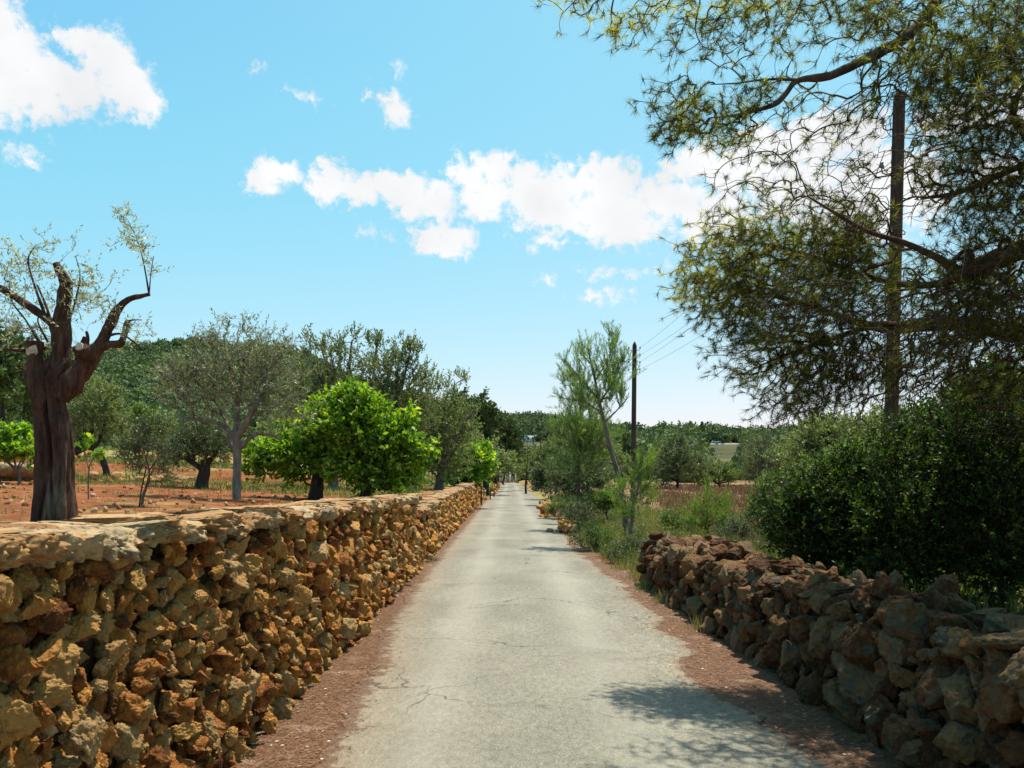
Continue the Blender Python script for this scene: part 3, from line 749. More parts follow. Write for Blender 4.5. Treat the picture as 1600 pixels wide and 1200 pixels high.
# ------------------------------------------------------------------ plants
def grow(skel, targets, tip=.004, seg=4, sag=.0, expo=.45, flow=None, kink=.28, jt=.10):
    """skel: list of (points, radii); returns tube batches [(P,R)] and node dirs at the targets"""
    P0 = []; Rr = []; par = []
    for pts, rad in skel:
        for k in range(len(pts)):
            P0.append(pts[k]); Rr.append(rad[k])
    ns = len(P0); nt = len(targets)
    cap = ns + nt * seg
    P = np.full((cap, 3), 1e6, np.float32); P[:ns] = np.array(P0); par = np.full(cap, -1, int)
    n = ns
    T = np.asarray(targets, np.float32)
    d0 = np.array([np.min(((T[i] - P[:ns]) ** 2).sum(1)) for i in range(nt)])
    order = np.argsort(d0 * rng.uniform(.7, 1.3, nt))
    br = []
    for i in order:
        df = T[i] - P[:n]; dd = (df ** 2).sum(1)
        if flow is None: j = int(np.argmin(dd))
        else: j = int(np.argmin(dd * (1.6 - (df @ flow[i]) / np.sqrt(dd + 1e-9))))
        a = P[j].copy(); t = T[i]
        ids = [j]
        L = math.sqrt(float(dd[j]))
        # leave the parent partly along its own direction
        if par[j] >= 0: dv = a - P[par[j]]; dv = dv / (np.linalg.norm(dv) + 1e-6)
        else: dv = rng.standard_normal(3) * .3
        jit = rng.standard_normal(3) * L * jt
        for k in range(1, seg + 1):
            s = k / seg
            q = a + (t - a) * s + dv * L * kink * math.sin(s * math.pi) * (1 - s * .5) + jit * math.sin(s * math.pi)
            q[2] -= sag * L * math.sin(s * math.pi)
            P[n] = q; par[n] = ids[-1]; ids.append(n); n += 1
        br.append(ids)
    cnt = np.zeros(n)
    for ids in br: cnt[ids[-1]] += 1
    for k in range(n - 1, ns - 1, -1):
        if par[k] >= 0: cnt[par[k]] += cnt[k]
    rad = tip * np.maximum(cnt, 1) ** expo
    rad[:ns] = np.minimum(np.array(Rr), rad[:ns] + 1e9)
    mx = float(np.max(Rr)) * .6 if Rr else .1
    rad[ns:] = np.minimum(rad[ns:], mx)
    I = np.array(br)
    R = rad[I]; R[:, 0] = np.minimum(R[:, 0], R[:, 1] * 1.15)
    PB = P[I]
    tdir = unit(P[I[:, -1]] - P[I[:, -2]])
    return PB, R, PB[:, -1].astype(float), tdir.astype(float)


def leaves(pos, dirs, n, L, ln, w, spread=.8, up=.2, droop=0, fold=0.):
    """pos (k,3) start of shoots with direction dirs; n leaves on each; returns V,F,rnd"""
    k = len(pos)
    t = (np.arange(n)[None] + rng.random((k, n))) / n
    base = pos[:, None] + dirs[:, None] * (t * L)[..., None]
    d = unit(dirs[:, None] * .7 + R3(k, n) * spread + np.array([0, 0, up - droop]))
    s = rng.uniform(.65, 1.15, (k, n, 1)) * ln
    nn = unit(np.cross(d, R3(k, n))); side = np.cross(d, nn)
    a = base; c = base + d * s; m = base + d * s * .45
    wv = side * s * (w / ln) * .5
    f = nn * s * fold
    V = np.stack([a, m - wv + f, c, m + wv + f], 2).reshape(-1, 3)
    Fq = np.arange(k * n * 4).reshape(-1, 4)
    r = np.clip(rng.normal(.5, .2, (k, 1)) + rng.normal(0, .2, (k, n)), 0, 1)
    return V, Fq, r.ravel()


def needles(pos, dirs, n, ln, w, spread=.75, back=.06, tufts=1):
    k = len(pos)
    base = pos[:, None] - dirs[:, None] * (rng.random((k, n)) * back)[..., None]
    d = unit(dirs[:, None] + R3(k, n) * spread)
    s = rng.uniform(.6, 1.1, (k, n, 1)) * ln
    side = unit(np.cross(d, R3(k, n))) * w * .5
    V = np.stack([base - side, base + side, base + d * s], 2).reshape(-1, 3)
    r = np.clip(rng.normal(.45, .2, (k, 1)) + rng.normal(0, .14, (k, n)), 0, 1)
    return V, np.arange(k * n * 3).reshape(-1, 3), r.ravel()


def ell_targets(ells, n, clump=.35, shell=.45, nclump=None):
    """ells: (center(3), radii(3)); clumped points"""
    vol = np.array([e[1][0] * e[1][1] * e[1][2] for e in ells]); vol = vol ** .8; vol /= vol.sum()
    K = nclump or max(8, n // 7)
    which = rng.choice(len(ells), K, p=vol)
    C = np.array([e[0] for e in ells])[which]; Rr = np.array([e[1] for e in ells])[which]
    cc = C + unit(R3(K)) * Rr * (rng.random((K, 1)) ** shell)
    w2 = rng.integers(0, K, n)
    cr = Rr.mean(1)[w2][:, None] * clump * .6
    return cc[w2] + R3(n) * cr, C[w2]


def tree(name, label, cat, px, d, ells, limbs=None, n=400, kind='olive', bark='bark', leaf='l_olive', group=None, base=None,
         tr=.12, nl=12, L=.22, ln=.07, w=.018, spread=.8, up=.2, droop=0, clump=.35, shell=.45, seg=4, tip=.004, sag=0, nsides=4, fork=None, fold=0, outd=.6, trunk_n=9, nclump=None):
    """ells in photo pixels (px,py,rx,ry[,dd]) at distance d; limbs = list of [(px,py,r_px[,dd])...]"""
    g = gnd(px, d) if base is None else np.asarray(base, float)
    k = d / F
    root = thing(name, label, cat, g, group)
    E = []
    for e in ells:
        dd = e[4] if len(e) > 4 else 0
        c = at(e[0], e[1], d) + np.array([0, dd, 0]); rr = (e[2] * k, .5 * (e[2] + e[3]) * k, e[3] * k); E.append((c - g, np.array(rr)))
    skel = []
    if limbs is None:
        cm = np.mean([e[0] for e in E], 0); zmin = min(e[0][2] - e[1][2] for e in E)
        fz = max(.25 * cm[2], zmin * .9 + .05)
        top = cm * np.array([.8, .8, 1.0])
        p = smooth_path([(0, 0, -.1), (cm[0] * .1 + .03, 0, fz * .5), (cm[0] * .35, cm[1] * .2, fz), tuple((cm + np.array([cm[0] * .35, 0, fz])) / 2), tuple(top)], 4)
        r = np.linspace(tr, tr * .3, len(p)); r[0] *= 1.35; r[1] *= 1.1
        skel.append((p, r))
        for q in range(4):
            e = E[rng.integers(len(E))]; tgt = e[0] + unit(R3(1)[0]) * e[1] * .25
            st = p[len(p) // 2 - 1 + q % 2]
            pp = smooth_path([st, (st + tgt) / 2 + rng.standard_normal(3) * .1 * np.linalg.norm(tgt - st) + np.array([0, 0, .05]), tgt], 4)
            skel.append((pp, np.linspace(tr * .5, tr * .18, len(pp))))
    else:
        for lb in limbs:
            q = np.array([np.append(at(v[0], v[1], d) + np.array([0, v[3] if len(v) > 3 else 0, 0]) - g, v[2] * k) for v in lb])
            q = smooth_path(q, 4); skel.append((q[:, :3], np.maximum(q[:, 3], .003)))
    A = Acc()
    for p, r in skel:
        V, Fq = tubes(p[None], r[None], trunk_n)
        V += (np.array([mn.noise(Vector(v) * (2.2 / max(tr, .05)) * .3) for v in V]) * min(tr, .2) * .12)[:, None] * unit(V - np.repeat(p, trunk_n, 0))
        A.add(V, Fq)
        V, Fq = tubes(np.array([[p[-1], p[-1] + (p[-1] - p[-2]) * .05]]), np.array([[r[-1], r[-1] * .2]]), trunk_n); A.add(V, Fq)
    A.ob('trunk', M[bark], root, smooth=True)
    if n == 0: return root
    T, C = ell_targets(E, n, clump, shell, nclump)
    T[:, 2] = np.maximum(T[:, 2], .08)
    fz0 = np.array([0, 0, max(.2, .55 * float(np.min(T[:, 2])))])
    PB, R, tp, td = grow(skel, T, tip=tip, seg=seg, sag=sag, flow=unit(T - fz0).astype(np.float32), kink=.16, jt=.07)
    V, Fq = tubes(PB, R, nsides)
    mesh_ob('branches', V, Fq, M[bark], root, smooth=True)
    cmn = np.mean([e[0] for e in E], 0)
    out = unit(tp - cmn * .6 - C[:len(tp)] * .0)
    dirs = unit(td * .7 + out * outd + R3(len(tp)) * .35 + np.array([0, 0, up]))
    if kind == 'needle': V, Fq, r = needles(tp, dirs, nl, ln, w, spread)
    else: V, Fq, r = leaves(tp - dirs * L * .35, dirs, nl, L, ln, w, spread, up, droop, fold)
    mesh_ob('crown', V, Fq, M[leaf], root, rnd=r)
    return root


# ---- the old pollarded olive at the left
def old_olive():
    d = 11.0; k = d / F; g = gnd(83, d)
    root = thing('olive_tree', 'old pollarded olive with thick dark split trunk and sparse silvery shoots', 'olive tree', g)
    A = Acc()
    # fluted trunk
    cpx = smooth_path([(83, 830, 38, 34), (84, 800, 36, 33), (84, 760, 33, 30), (86, 720, 34, 29), (85, 690, 33, 27), (81, 650, 29, 25), (79, 620, 28, 24), (80, 598, 31, 25), (86, 580, 36, 22), (92, 566, 31, 16), (93, 558, 18, 9)], 6)
    n = 96; th = np.arange(n) / n * 2 * math.pi; V = []
    for i, (px, py, ra, rb) in enumerate(cpx):
        c = at(px, py, d) - g; zz = c[2]
        rid = 1 + .11 * np.sin(3 * th + zz * 1.1 + 1) + .085 * np.sin(7 * th - zz * 1.4) + .06 * np.sin(13 * th + zz * 2.1 + 2)
        # a deep split spiralling down the face that looks at the road
        a0 = -math.pi / 2 - .35 + .5 * math.sin(zz * 1.3)
        dth = (th - a0 + math.pi) % (2 * math.pi) - math.pi
        rid -= .40 * np.exp(-(dth / .15) ** 2)
        a1 = -math.pi / 2 + 1.0 - .35 * zz; dth = (th - a1 + math.pi) % (2 * math.pi) - math.pi
        rid += .12 * np.exp(-(dth / .35) ** 2) - .22 * np.exp(-((dth + .5) / .12) ** 2)
        for j, t in enumerate(th):
            nn = mn.fractal(Vector((math.cos(t) * 2.2, math.sin(t) * 2.2, zz * 1.6)), .8, 2, 5) * .10
            bulge = .14 * math.exp(-((zz - 1.35) / .12) ** 2) * max(0, math.cos(t + .5)) 
            r = rid[j] + nn + bulge
            V.append((c[0] + math.cos(t) * ra * k * r * .75, c[1] + math.sin(t) * rb * k * r * .82, zz))
    m = len(cpx); idx = np.arange(m * n).reshape(m, n)
    Fq = np.stack([idx[:-1], np.roll(idx[:-1], -1, 1), np.roll(idx[1:], -1, 1), idx[1:]], -1).reshape(-1, 4)
    A.add(V, Fq)
    A.add(np.array(V)[-n:], np.arange(n)[None])

    def P(px, py, r, dd=0): return np.append(at(px, py, d) + np.array([0, dd, 0]) - g, r * k)
    limbs = [
        [P(70, 650, 11, -.08), P(66, 610, 14, -.10), P(62, 570, 13, -.1), P(62, 536, 12.5, -.1)],             # left stub
        [P(60, 610, 10), P(48, 592, 10, .05), P(36, 577, 8, .1), P(44, 566, 4, .12)],                                  # low knob
        [P(88, 610, 19), P(93, 565, 15), P(96, 520, 13.5), P(98, 485, 12), P(102, 455, 10.5), P(101, 436, 9.5), P(94, 424, 7), P(87, 412, 5)],
        [P(94, 530, 10), P(84, 508, 8), P(72, 499, 6.5), P(50, 482, 5.8), P(25, 465, 5.2), P(0, 450, 5), P(-30, 436, 4)],
        [P(94, 620, 17), P(113, 595, 17), P(135, 568, 13.5), P(153, 543, 10), P(166, 520, 8.5), P(178, 494, 7), P(188, 478, 6), P(203, 467, 4.2), P(220, 463, 3.2), P(234, 460, 3)],
        [P(140, 560, 14), P(136, 556, 12.5, -.08), P(135, 545, 11, -.16)],                                         # cut stub
        [P(152, 545, 9), P(170, 537, 6), P(187, 536, 6), P(194, 524, 5), P(199, 505, 4.5), P(201, 500, 4)],
        [P(118, 575, 8, .1), P(121, 552, 7.5, .12), P(126, 524, 5.5, .14)],
        [P(128, 560, 5, -.05), P(134, 545, 4), P(137, 528, 3), P(135, 518, 2)],
        [P(160, 530, 4), P(172, 524, 3), P(190, 522, 2), P(210, 535, 1.5), P(220, 543, 1)],
        [P(70, 545, 3), P(55, 540, 2.5), P(46, 545, 2.2), P(52, 560, 2)], [P(40, 548, 3.5), P(20, 547, 2.5), P(-10, 543, 1.8)],
        [P(75, 500, 3), P(66, 480, 2.4), P(52, 440, 1.8), P(44, 405, 1.3), P(55, 385, .9)],
        [P(80, 505, 3), P(72, 478, 2.2), P(58, 445, 1.5)], [P(108, 500, 2), P(118, 470, 1.6), P(125, 430, 1), P(118, 400, .7)],
        [P(62, 535, 2.5), P(40, 500, 1.6), P(18, 470, 1.1), P(15, 440, .7)], [P(75, 535, 1.8), P(66, 505, 1.3, -.1), P(72, 490, 1, -.1)],
        [P(233, 460, 1.6), P(228, 430, 1.3), P(222, 400, 1), P(212, 370, .7), P(200, 345, .5)], [P(233, 460, 1.2), P(236, 425, .8), P(240, 400, .5)],
        [P(198, 502, 2), P(208, 500, 1.3), P(222, 500, .8)]]
    skel = []
    for lb in limbs:
        q = smooth_path(np.array(lb), 5); skel.append((q[:, :3], q[:, 3]))
        N_ = 16 if q[0, 3] > .05 else 8
        V, Fq = tubes(q[None, :, :3], q[None, :, 3], N_)
        amp = q[:, 3].repeat(N_) * .3
        V += (np.array([mn.fractal(Vector(v) * 5, .8, 2, 4) for v in V]) * amp)[:, None] * unit(V - np.repeat(q[:, :3], N_, 0))
        A.add(V, Fq); A.add(V[-N_:], np.arange(N_)[None])
    tr = A.ob('trunk', M['bark_old'], root, smooth=True)
    # pale sawn faces
    for (px, py, rx, rz, dd, tilt) in ((62, 550, 8.5, 10.5, -.205, .25), (135, 548, 5.5, 10, -.21, .0)):
        Cc = Acc(); c = at(px, py, d) + np.array([0, dd, 0]) - g; nn = 22; V = [c + np.array([0, -.02, 0])]
        rim = []
        for j in range(nn):
            t = j / nn * 2 * math.pi; s = 1 + .18 * mn.noise(Vector((math.cos(t) * 2, math.sin(t) * 2, px)))
            rim.append(c + np.array([math.cos(t) * rx * k * s, .015 + .03 * math.sin(t) * 0, math.sin(t) * rz * k * s]))
        rim2 = [v + np.array([0, .05, 0]) for v in rim]
        V = np.array(V + rim + rim2)
        Cc.add(V, [[0, 1 + (j + 1) % nn, 1 + j] for j in range(nn)]); Cc.add(V, [[1 + j, 1 + (j + 1) % nn, 1 + nn + (j + 1) % nn, 1 + nn + j] for j in range(nn)])
        Cc.ob('cut_face', M['cut'], root)
    E = [(50, 405, 75, 30), (110, 430, 40, 55), (20, 450, 45, 60), (125, 470, 60, 40), (-25, 430, 40, 60), (205, 515, 48, 22), (180, 480, 40, 18), (60, 520, 60, 25), (-10, 520, 40, 40), (215, 375, 20, 40), (240, 415, 14, 28), (205, 350, 12, 18), (160, 440, 30, 20)]
    E = [(at(e[0], e[1], d) - g, np.array([e[2] * k, .38, e[3] * k])) for e in E]
    T, C = ell_targets(E, 440, .4, .5, 110)
    PB, R, tp, td = grow(skel, T, tip=.0022, seg=5, expo=.38)
    V, Fq = tubes(PB, np.minimum(R, .014), 3); mesh_ob('shoots', V, Fq, M['bark_pale'], root, smooth=True)
    dirs = unit(td * 1.0 + R3(len(tp)) * .3 + np.array([0, 0, .5]))
    V, Fq, r = leaves(tp - dirs * .10, dirs, 12, .24, .066, .017, .75, .15)
    mesh_ob('crown', V, Fq, M['l_olive'], root, rnd=np.clip(r + .25, 0, 1))


old_olive()

# ---- orchard trees on the left
tree('olive_tree', 'silvery olive tree with a slim straight trunk and open forked limbs', 'olive tree', 370, 20,
     [(300, 615, 52, 45), (335, 570, 60, 50), (385, 555, 60, 50), (425, 590, 55, 55), (455, 640, 40, 35), (300, 580, 40, 35), (385, 615, 70, 40), (380, 515, 30, 18), (330, 535, 22, 14), (262, 570, 20, 20), (440, 550, 30, 25)],
     limbs=[[(370, 800, 8), (370, 782, 7), (370, 740, 6.3), (371, 705, 6.5), (369, 682, 7.5)],
            [(368, 690, 5), (357, 672, 4.5), (338, 660, 3.6), (315, 657, 2.4), (290, 652, 1.5)],
            [(369, 685, 5.5), (366, 655, 4.5, .2), (366, 620, 4, .3), (372, 590, 3, .3), (378, 555, 1.8, .2)],
            [(371, 684, 5.5), (385, 664, 5, -.1), (400, 640, 4, -.2), (412, 610, 3), (418, 575, 1.8)],
            [(374, 700, 4), (385, 690, 3.6), (402, 677, 3), (425, 680, 2), (440, 688, 1.2)],
            [(364, 700, 3.5, .2), (352, 690, 3, .3), (350, 668, 2.4, .3), (335, 640, 2, .4)]],
     n=1550, bark='bark_pale', leaf='l_olive', nl=16, L=.28, ln=.085, w=.021, clump=.42, up=.15, tip=.0032, nclump=240)
tree('olive_tree', 'stout old olive with a short thick flared trunk and dark low crown', 'olive tree', 312, 25,
     [(300, 700, 42, 28), (335, 695, 28, 26), (268, 705, 20, 22), (310, 675, 35, 18)],
     limbs=[[(312, 782, 20), (312, 776, 15), (316, 755, 10), (320, 735, 8.5), (322, 720, 6)], [(318, 735, 5), (300, 722, 4), (285, 715, 3), (270, 722, 2)], [(320, 728, 5), (335, 712, 3), (345, 695, 2)]],
     n=700, bark='bark_dark', leaf='l_olived', nl=13, L=.25, ln=.10, w=.026, clump=.35, up=.0)
t = tree('olive_sapling', 'young olive sapling tied to a leaning thin stake', 'sapling', 220, 15.5,
         [(222, 690, 34, 24), (205, 712, 22, 28), (240, 715, 24, 26), (225, 670, 26, 16), (255, 730, 14, 18)],
         limbs=[[(221, 800, 2.4), (224, 775, 2.2), (232, 750, 2), (233, 735, 1.7), (228, 715, 1.2)], [(233, 735, 1.3), (245, 718, .9), (250, 700, .6)], [(233, 735, 1.3), (215, 715, .9), (208, 695, .6)]],
         n=420, bark='bark', leaf='l_olived', nl=12, L=.2, ln=.07, w=.017, clump=.4, tip=.0028)
g = gnd(220, 15.5)
V, Fq = tubes(np.array([[at(216, 805, 15.4) - g, at(221, 765, 15.4) - g, at(229, 728, 15.4) - g]]), np.array([[.016, .015, .013]]), 7)
mesh_ob('stake', V, Fq, M['pole'], t, smooth=True)
tree('almond_tree', 'leaning dark-trunked almond tree with a rounded green crown', 'almond tree', 168, 31,
     [(150, 635, 40, 36), (125, 655, 24, 30), (170, 650, 28, 36), (150, 605, 24, 14), (182, 622, 16, 18)],
     limbs=[[(167, 765, 7), (168, 755, 5.5), (166, 735, 5), (158, 715, 5), (148, 700, 4.5), (143, 680, 3.5), (146, 650, 2)], [(148, 700, 4), (158, 680, 3), (166, 655, 1.6)], [(118, 708, 4), (124, 692, 3.4), (132, 672, 2.4), (128, 650, 1.4)], [(150, 702, 4), (135, 700, 3.8), (118, 708, 4)]],
     n=650, bark='bark_dark', leaf='l_carob', nl=11, L=.3, ln=.13, w=.045, clump=.36)
tree('fig_sapling', 'knee-thin fig sapling with a few bright lime leaves at its top', 'sapling', 138, 17,
     [(152, 712, 13, 5), (134, 700, 8, 5), (142, 690, 12, 4)],
     limbs=[[(137, 795, 1.2), (138, 782, 1.1), (138, 755, 1), (140, 728, .9), (148, 714, .7), (158, 710, .5)], [(139, 735, .8), (134, 715, .6), (130, 702, .5)]],
     n=34, bark='bark', leaf='l_fig', nl=4, L=.14, ln=.12, w=.09, tip=.003, droop=.2, nclump=10)
tree('fig_bush', 'bright green young fig bush at the far left edge', 'fig tree', 30, 22,
     [(15, 695, 30, 26), (40, 705, 16, 28), (-10, 700, 25, 30), (25, 680, 22, 16)], n=260, bark='bark', leaf='l_fig', nl=8, L=.25, ln=.15, w=.11, tr=.05, droop=.35, clump=.4)

figkw = dict(bark='bark_dark', leaf='l_fig', nl=9, L=.34, ln=.15, w=.09, droop=.45, up=.15, clump=.34, spread=.75, fold=.06, tip=.005)
tree('fig_tree', 'spreading bright green fig tree whose trunk stands left of the other', 'fig tree', 495, 22,
     [(422, 708, 32, 34), (450, 702, 36, 38), (495, 690, 40, 50), (515, 655, 36, 32), (540, 625, 34, 22), (395, 730, 18, 22), (478, 725, 38, 26)],
     limbs=[[(493, 790, 14), (494, 768, 11), (497, 745, 9.5), (500, 725, 8), (505, 700, 6), (520, 660, 3)], [(498, 735, 6), (475, 712, 5), (445, 700, 3.5), (415, 700, 2)], [(500, 725, 5), (490, 690, 3.5), (480, 665, 2)]],
     n=950, **figkw)
tree('fig_tree', 'large domed bright green fig tree beside the road wall', 'fig tree', 575, 21.5,
     [(560, 635, 34, 32), (540, 670, 42, 42), (580, 690, 52, 52), (625, 670, 38, 36), (645, 705, 26, 46), (600, 735, 55, 26), (545, 725, 42, 28), (540, 615, 26, 14), (640, 645, 24, 16)],
     limbs=[[(572, 790, 12), (572, 768, 9.5), (573, 745, 8.5), (575, 725, 7), (568, 690, 5), (560, 650, 3)], [(574, 730, 5.5), (600, 705, 4.5), (625, 685, 3)], [(573, 735, 5), (548, 715, 4), (530, 690, 2.5)]],
     n=1600, **figkw)
ck = dict(bark='bark', leaf='l_carob', nl=12, L=.34, ln=.12, w=.048, clump=.42, up=.6, tip=.005, outd=.5)
tree('carob_tree', 'tall grey-green carob with feathery sprigs standing behind the left fig tree', 'carob tree', 520, 31,
     [(500, 590, 44, 50), (545, 575, 40, 45), (520, 640, 65, 50), (470, 620, 34, 50), (560, 640, 45, 45), (500, 540, 34, 14), (552, 535, 30, 14), (478, 545, 14, 14)], n=1350, tr=.2, **ck)
tree('carob_tree', 'tall loose carob with upright twigs above the domed fig tree', 'carob tree', 610, 32,
     [(590, 580, 36, 50), (625, 585, 36, 45), (610, 640, 60, 55), (655, 640, 36, 50), (592, 530, 16, 14), (640, 545, 20, 16), (620, 555, 30, 14), (660, 590, 22, 22)], n=1350, tr=.2, **ck)
tree('carob_tree', 'broad dark carob between the domed fig tree and the small lime-green tree', 'carob tree', 685, 36,
     [(680, 650, 40, 45), (715, 665, 32, 45), (690, 705, 50, 50), (650, 690, 34, 60), (700, 605, 20, 22), (722, 590, 12, 18), (738, 640, 16, 22), (668, 610, 20, 24)], n=1900, tr=.22, **ck)
tree('fig_tree', 'small rounded lime-green tree leaning over the end of the long wall', 'fig tree', 737, 44,
     [(730, 722, 32, 28), (752, 728, 22, 22), (712, 740, 22, 22), (745, 705, 20, 16)], n=800, bark='bark_dark', leaf='l_fig', nl=9, L=.35, ln=.22, w=.15, tr=.1, clump=.4, droop=.2)

# leafy prototypes for trees farther off, copied
def blob_tree(name, label, cat, n, leaf, h, rw, trunk_h, bark='bark_dark', lsz=.35, loc=(0, 0, 0), group=None, flat=.75, nl=9, K=40, asp=.55):
    root = thing(name, label, cat, loc, group)
    c = np.array([0, 0, trunk_h + (h - trunk_h) * .5]); rr = np.array([rw, rw, (h - trunk_h) * .52])
    lob = []
    for q in range(7):
        a = rng.uniform(0, 6.283); e = rng.uniform(-.4, .8)
        lob.append((c + np.array([math.cos(a) * rw * .45, math.sin(a) * rw * .45, e * rr[2] * .55]), rr * rng.uniform(.45, .65)))
    p = smooth_path([(0, 0, -.2), (.05 * rw, 0, trunk_h * .6), (0, .05, trunk_h + .1), (0, 0, h * .7)], 3)
    rad = np.linspace(h * .035, h * .012, len(p)); V, Fq = tubes(p[None], rad[None], 7)
    mesh_ob('trunk', V, Fq, M[bark], root, smooth=True)
    T, C = ell_targets(lob, n, .3, .35, K)
    PB, R, tp, td = grow([(p, rad)], T, tip=.01, seg=3)
    V2, F2 = tubes(PB, R, 3); mesh_ob('branches', V2, F2, M[bark], root)
    dirs = unit(unit(tp - c) + R3(len(tp)) * .4 + np.array([0, 0, .25]))
    V, Fq, r = leaves(tp - dirs * lsz * .5, dirs, nl, lsz * 1.4, lsz, lsz * asp, 1.0, .2)
    mesh_ob('crown', V, Fq, M[leaf], root, rnd=r)
    return root


def place(proto_list, spots, labels, group, used):
    for i, (px, d, s, ki) in enumerate(spots):
        g = gnd(px, d); lab = labels[i]
        pr = proto_list[ki]
        if ki not in used:
            used.add(ki); pr.location = tuple(g); pr.scale = (s, s, s); pr.rotation_euler = (0, 0, rng.uniform(0, 6)); tag(pr, lab, group=group)
        else: copy_tree(pr, g, rng.uniform(0, 6), s, lab, group)


mid = [blob_tree('pine_tree', 'x', 'pine tree', 420, 'l_forest', 8.5, 3.2, 2.2, lsz=.42, nl=10, K=60),
       blob_tree('holm_oak', 'x', 'oak tree', 420, 'l_carob', 6.5, 3.2, 1.0, lsz=.36, nl=10, K=60),
       blob_tree('orchard_tree', 'x', 'fruit tree', 300, 'l_light', 4.6, 2.3, 1.1, lsz=.28, nl=10, K=40),
       blob_tree('olive_tree', 'x', 'olive tree', 380, 'l_grey', 5.0, 2.7, 1.0, lsz=.26, nl=12, K=50)]
spots = [(-45, 62, 1.15, 0), (5, 68, 1.15, 0), (38, 75, .9, 0), (108, 72, .6, 3), (205, 82, 1.0, 2), (240, 88, .5, 0), (255, 66, .5, 1), (190, 62, .45, 1), (288, 76, .7, 3), (75, 90, .7, 1), (-20, 95, 1.1, 1), (150, 95, .55, 0),
         (355, 84, .6, 1), (410, 70, .65, 3), (455, 60, .6, 1), (310, 100, .6, 0), (390, 105, .65, 0), (470, 95, .65, 0), (535, 80, .7, 1),
         (748, 60, .62, 1), (762, 72, .82, 1), (772, 90, 1.05, 0), (757, 105, 1.2, 0), (730, 80, 1.05, 0), (778, 120, 1.1, 0), (787, 150, .9, 1),
         (700, 90, 1.15, 0), (660, 85, 1.05, 0), (765, 200, 1.1, 0)]
labs = ['dark pine cut by the left photo edge below the hill', 'tall dark pine behind the left fig bush', 'dark pine just left of the thick old olive trunk', 'small grey-green olive showing right of the thick olive trunk',
        'bright rounded orchard tree at the hill foot, above the almond tree', 'dark pine right of the bright rounded orchard tree', 'low dark holm oak left of the silvery olive crown', 'low holm oak behind the staked sapling',
        'grey-green olive behind the stout flared olive', 'holm oak hidden behind the thick olive trunk', 'holm oak behind the leftmost dark pine', 'dark pine behind the almond crown',
        'holm oak behind the slim silvery olive trunk', 'grey-green olive seen through the silvery olive crown', 'low holm oak behind the left fig tree', 'far pine at the hill foot left of the silvery olive',
        'far pine at the hill foot behind the silvery olive', 'far pine at the hill foot behind the left fig tree', 'holm oak between the two carobs',
        'low dark holm oak just past the lime-green tree', 'second dark holm oak by the far end of the wall', 'dark pine overhanging the far road on its left', 'tall dark pine behind the lime-green tree', 'dark pine rising behind the broad carob',
        'dark pine left of the gateway at the road end', 'small holm oak touching the left side of the gateway', 'dark pine behind the broad carob, left of the tall one', 'dark pine behind the domed fig tree', 'pine beyond the gateway on the left']
used = set()
place(mid, spots, labs, 'trees behind the left orchard', used)

# ---- right side
ypk = dict(kind='shoot', spread=.45, up=.55, seg=4, outd=.6)
tree('pine_tree', 'slender young pine with leaning pale trunk and feathery upright tufts', 'pine tree', 978, 21,
     [(925, 570, 46, 34), (895, 600, 26, 34), (955, 590, 34, 38), (925, 615, 50, 26), (880, 565, 10, 14), (910, 535, 9, 18), (957, 535, 10, 18), (970, 560, 12, 22), (935, 640, 30, 14), (975, 620, 12, 18), (876, 625, 10, 10)],
     limbs=[[(979, 835, 5), (975, 790, 4.5), (968, 750, 4.), (955, 705, 3.5), (944, 660, 3.0), (936, 625, 2.6), (929, 590, 2.0), (922, 560, 1.4), (918, 538, .8)],
            [(936, 625, 1.8), (915, 600, 1.3), (893, 575, .8), (880, 560, .5)], [(937, 630, 1.8), (955, 600, 1.2), (968, 565, .7)], [(930, 595, 1.3), (945, 570, .8), (957, 540, .5)], [(925, 570, 1.2), (912, 555, .8), (908, 530, .4)],
            [(944, 660, 1.6), (965, 640, 1.1), (982, 620, .6)], [(940, 645, 1.6), (912, 628, 1.1), (880, 622, .6)],
            [(958, 715, 1.5), (948, 698, 1.2), (928, 688, .8)], [(961, 728, 1.5), (950, 722, 1), (938, 722, .6)]],
     n=430, bark='bark', leaf='l_ypine', nl=44, L=.40, ln=.12, w=.010, tip=.0035, clump=.30, nclump=75, **ypk)
tree('pine_tree', 'fuller dark young pine standing just behind the slender leaning one', 'pine tree', 905, 27,
     [(905, 680, 42, 40), (880, 660, 28, 24), (935, 690, 34, 38), (905, 720, 50, 34), (912, 640, 26, 24), (900, 600, 14, 24)],
     limbs=[[(903, 800, 3.6), (905, 740, 3.2), (907, 690, 3), (907, 640, 2.4), (906, 590, 1.6), (905, 560, .7)]],
     n=850, bark='bark_pine', leaf='l_ypine', nl=40, L=.42, ln=.13, w=.012, tip=.004, clump=.4, nclump=110, **ypk)
tree('pine_sapling', 'low bright yellow-green pine sapling in front of the leaning pine', 'sapling', 1002, 18.5,
     [(1000, 735, 20, 24), (985, 765, 30, 26), (1010, 765, 22, 26), (965, 780, 24, 20), (1012, 720, 14, 20), (990, 800, 30, 16)],
     limbs=[[(985, 835, 3), (990, 790, 2.5), (998, 755, 1.8), (1004, 715, 1), (1008, 700, .5)], [(992, 785, 1.4), (970, 770, 1), (955, 765, .6)], [(994, 775, 1.4), (1010, 758, 1.1), (1026, 745, .6)]],
     n=230, bark='bark_pale', leaf='l_sap', nl=36, L=.34, ln=.10, w=.008, tip=.003, clump=.3, nclump=50, **ypk)
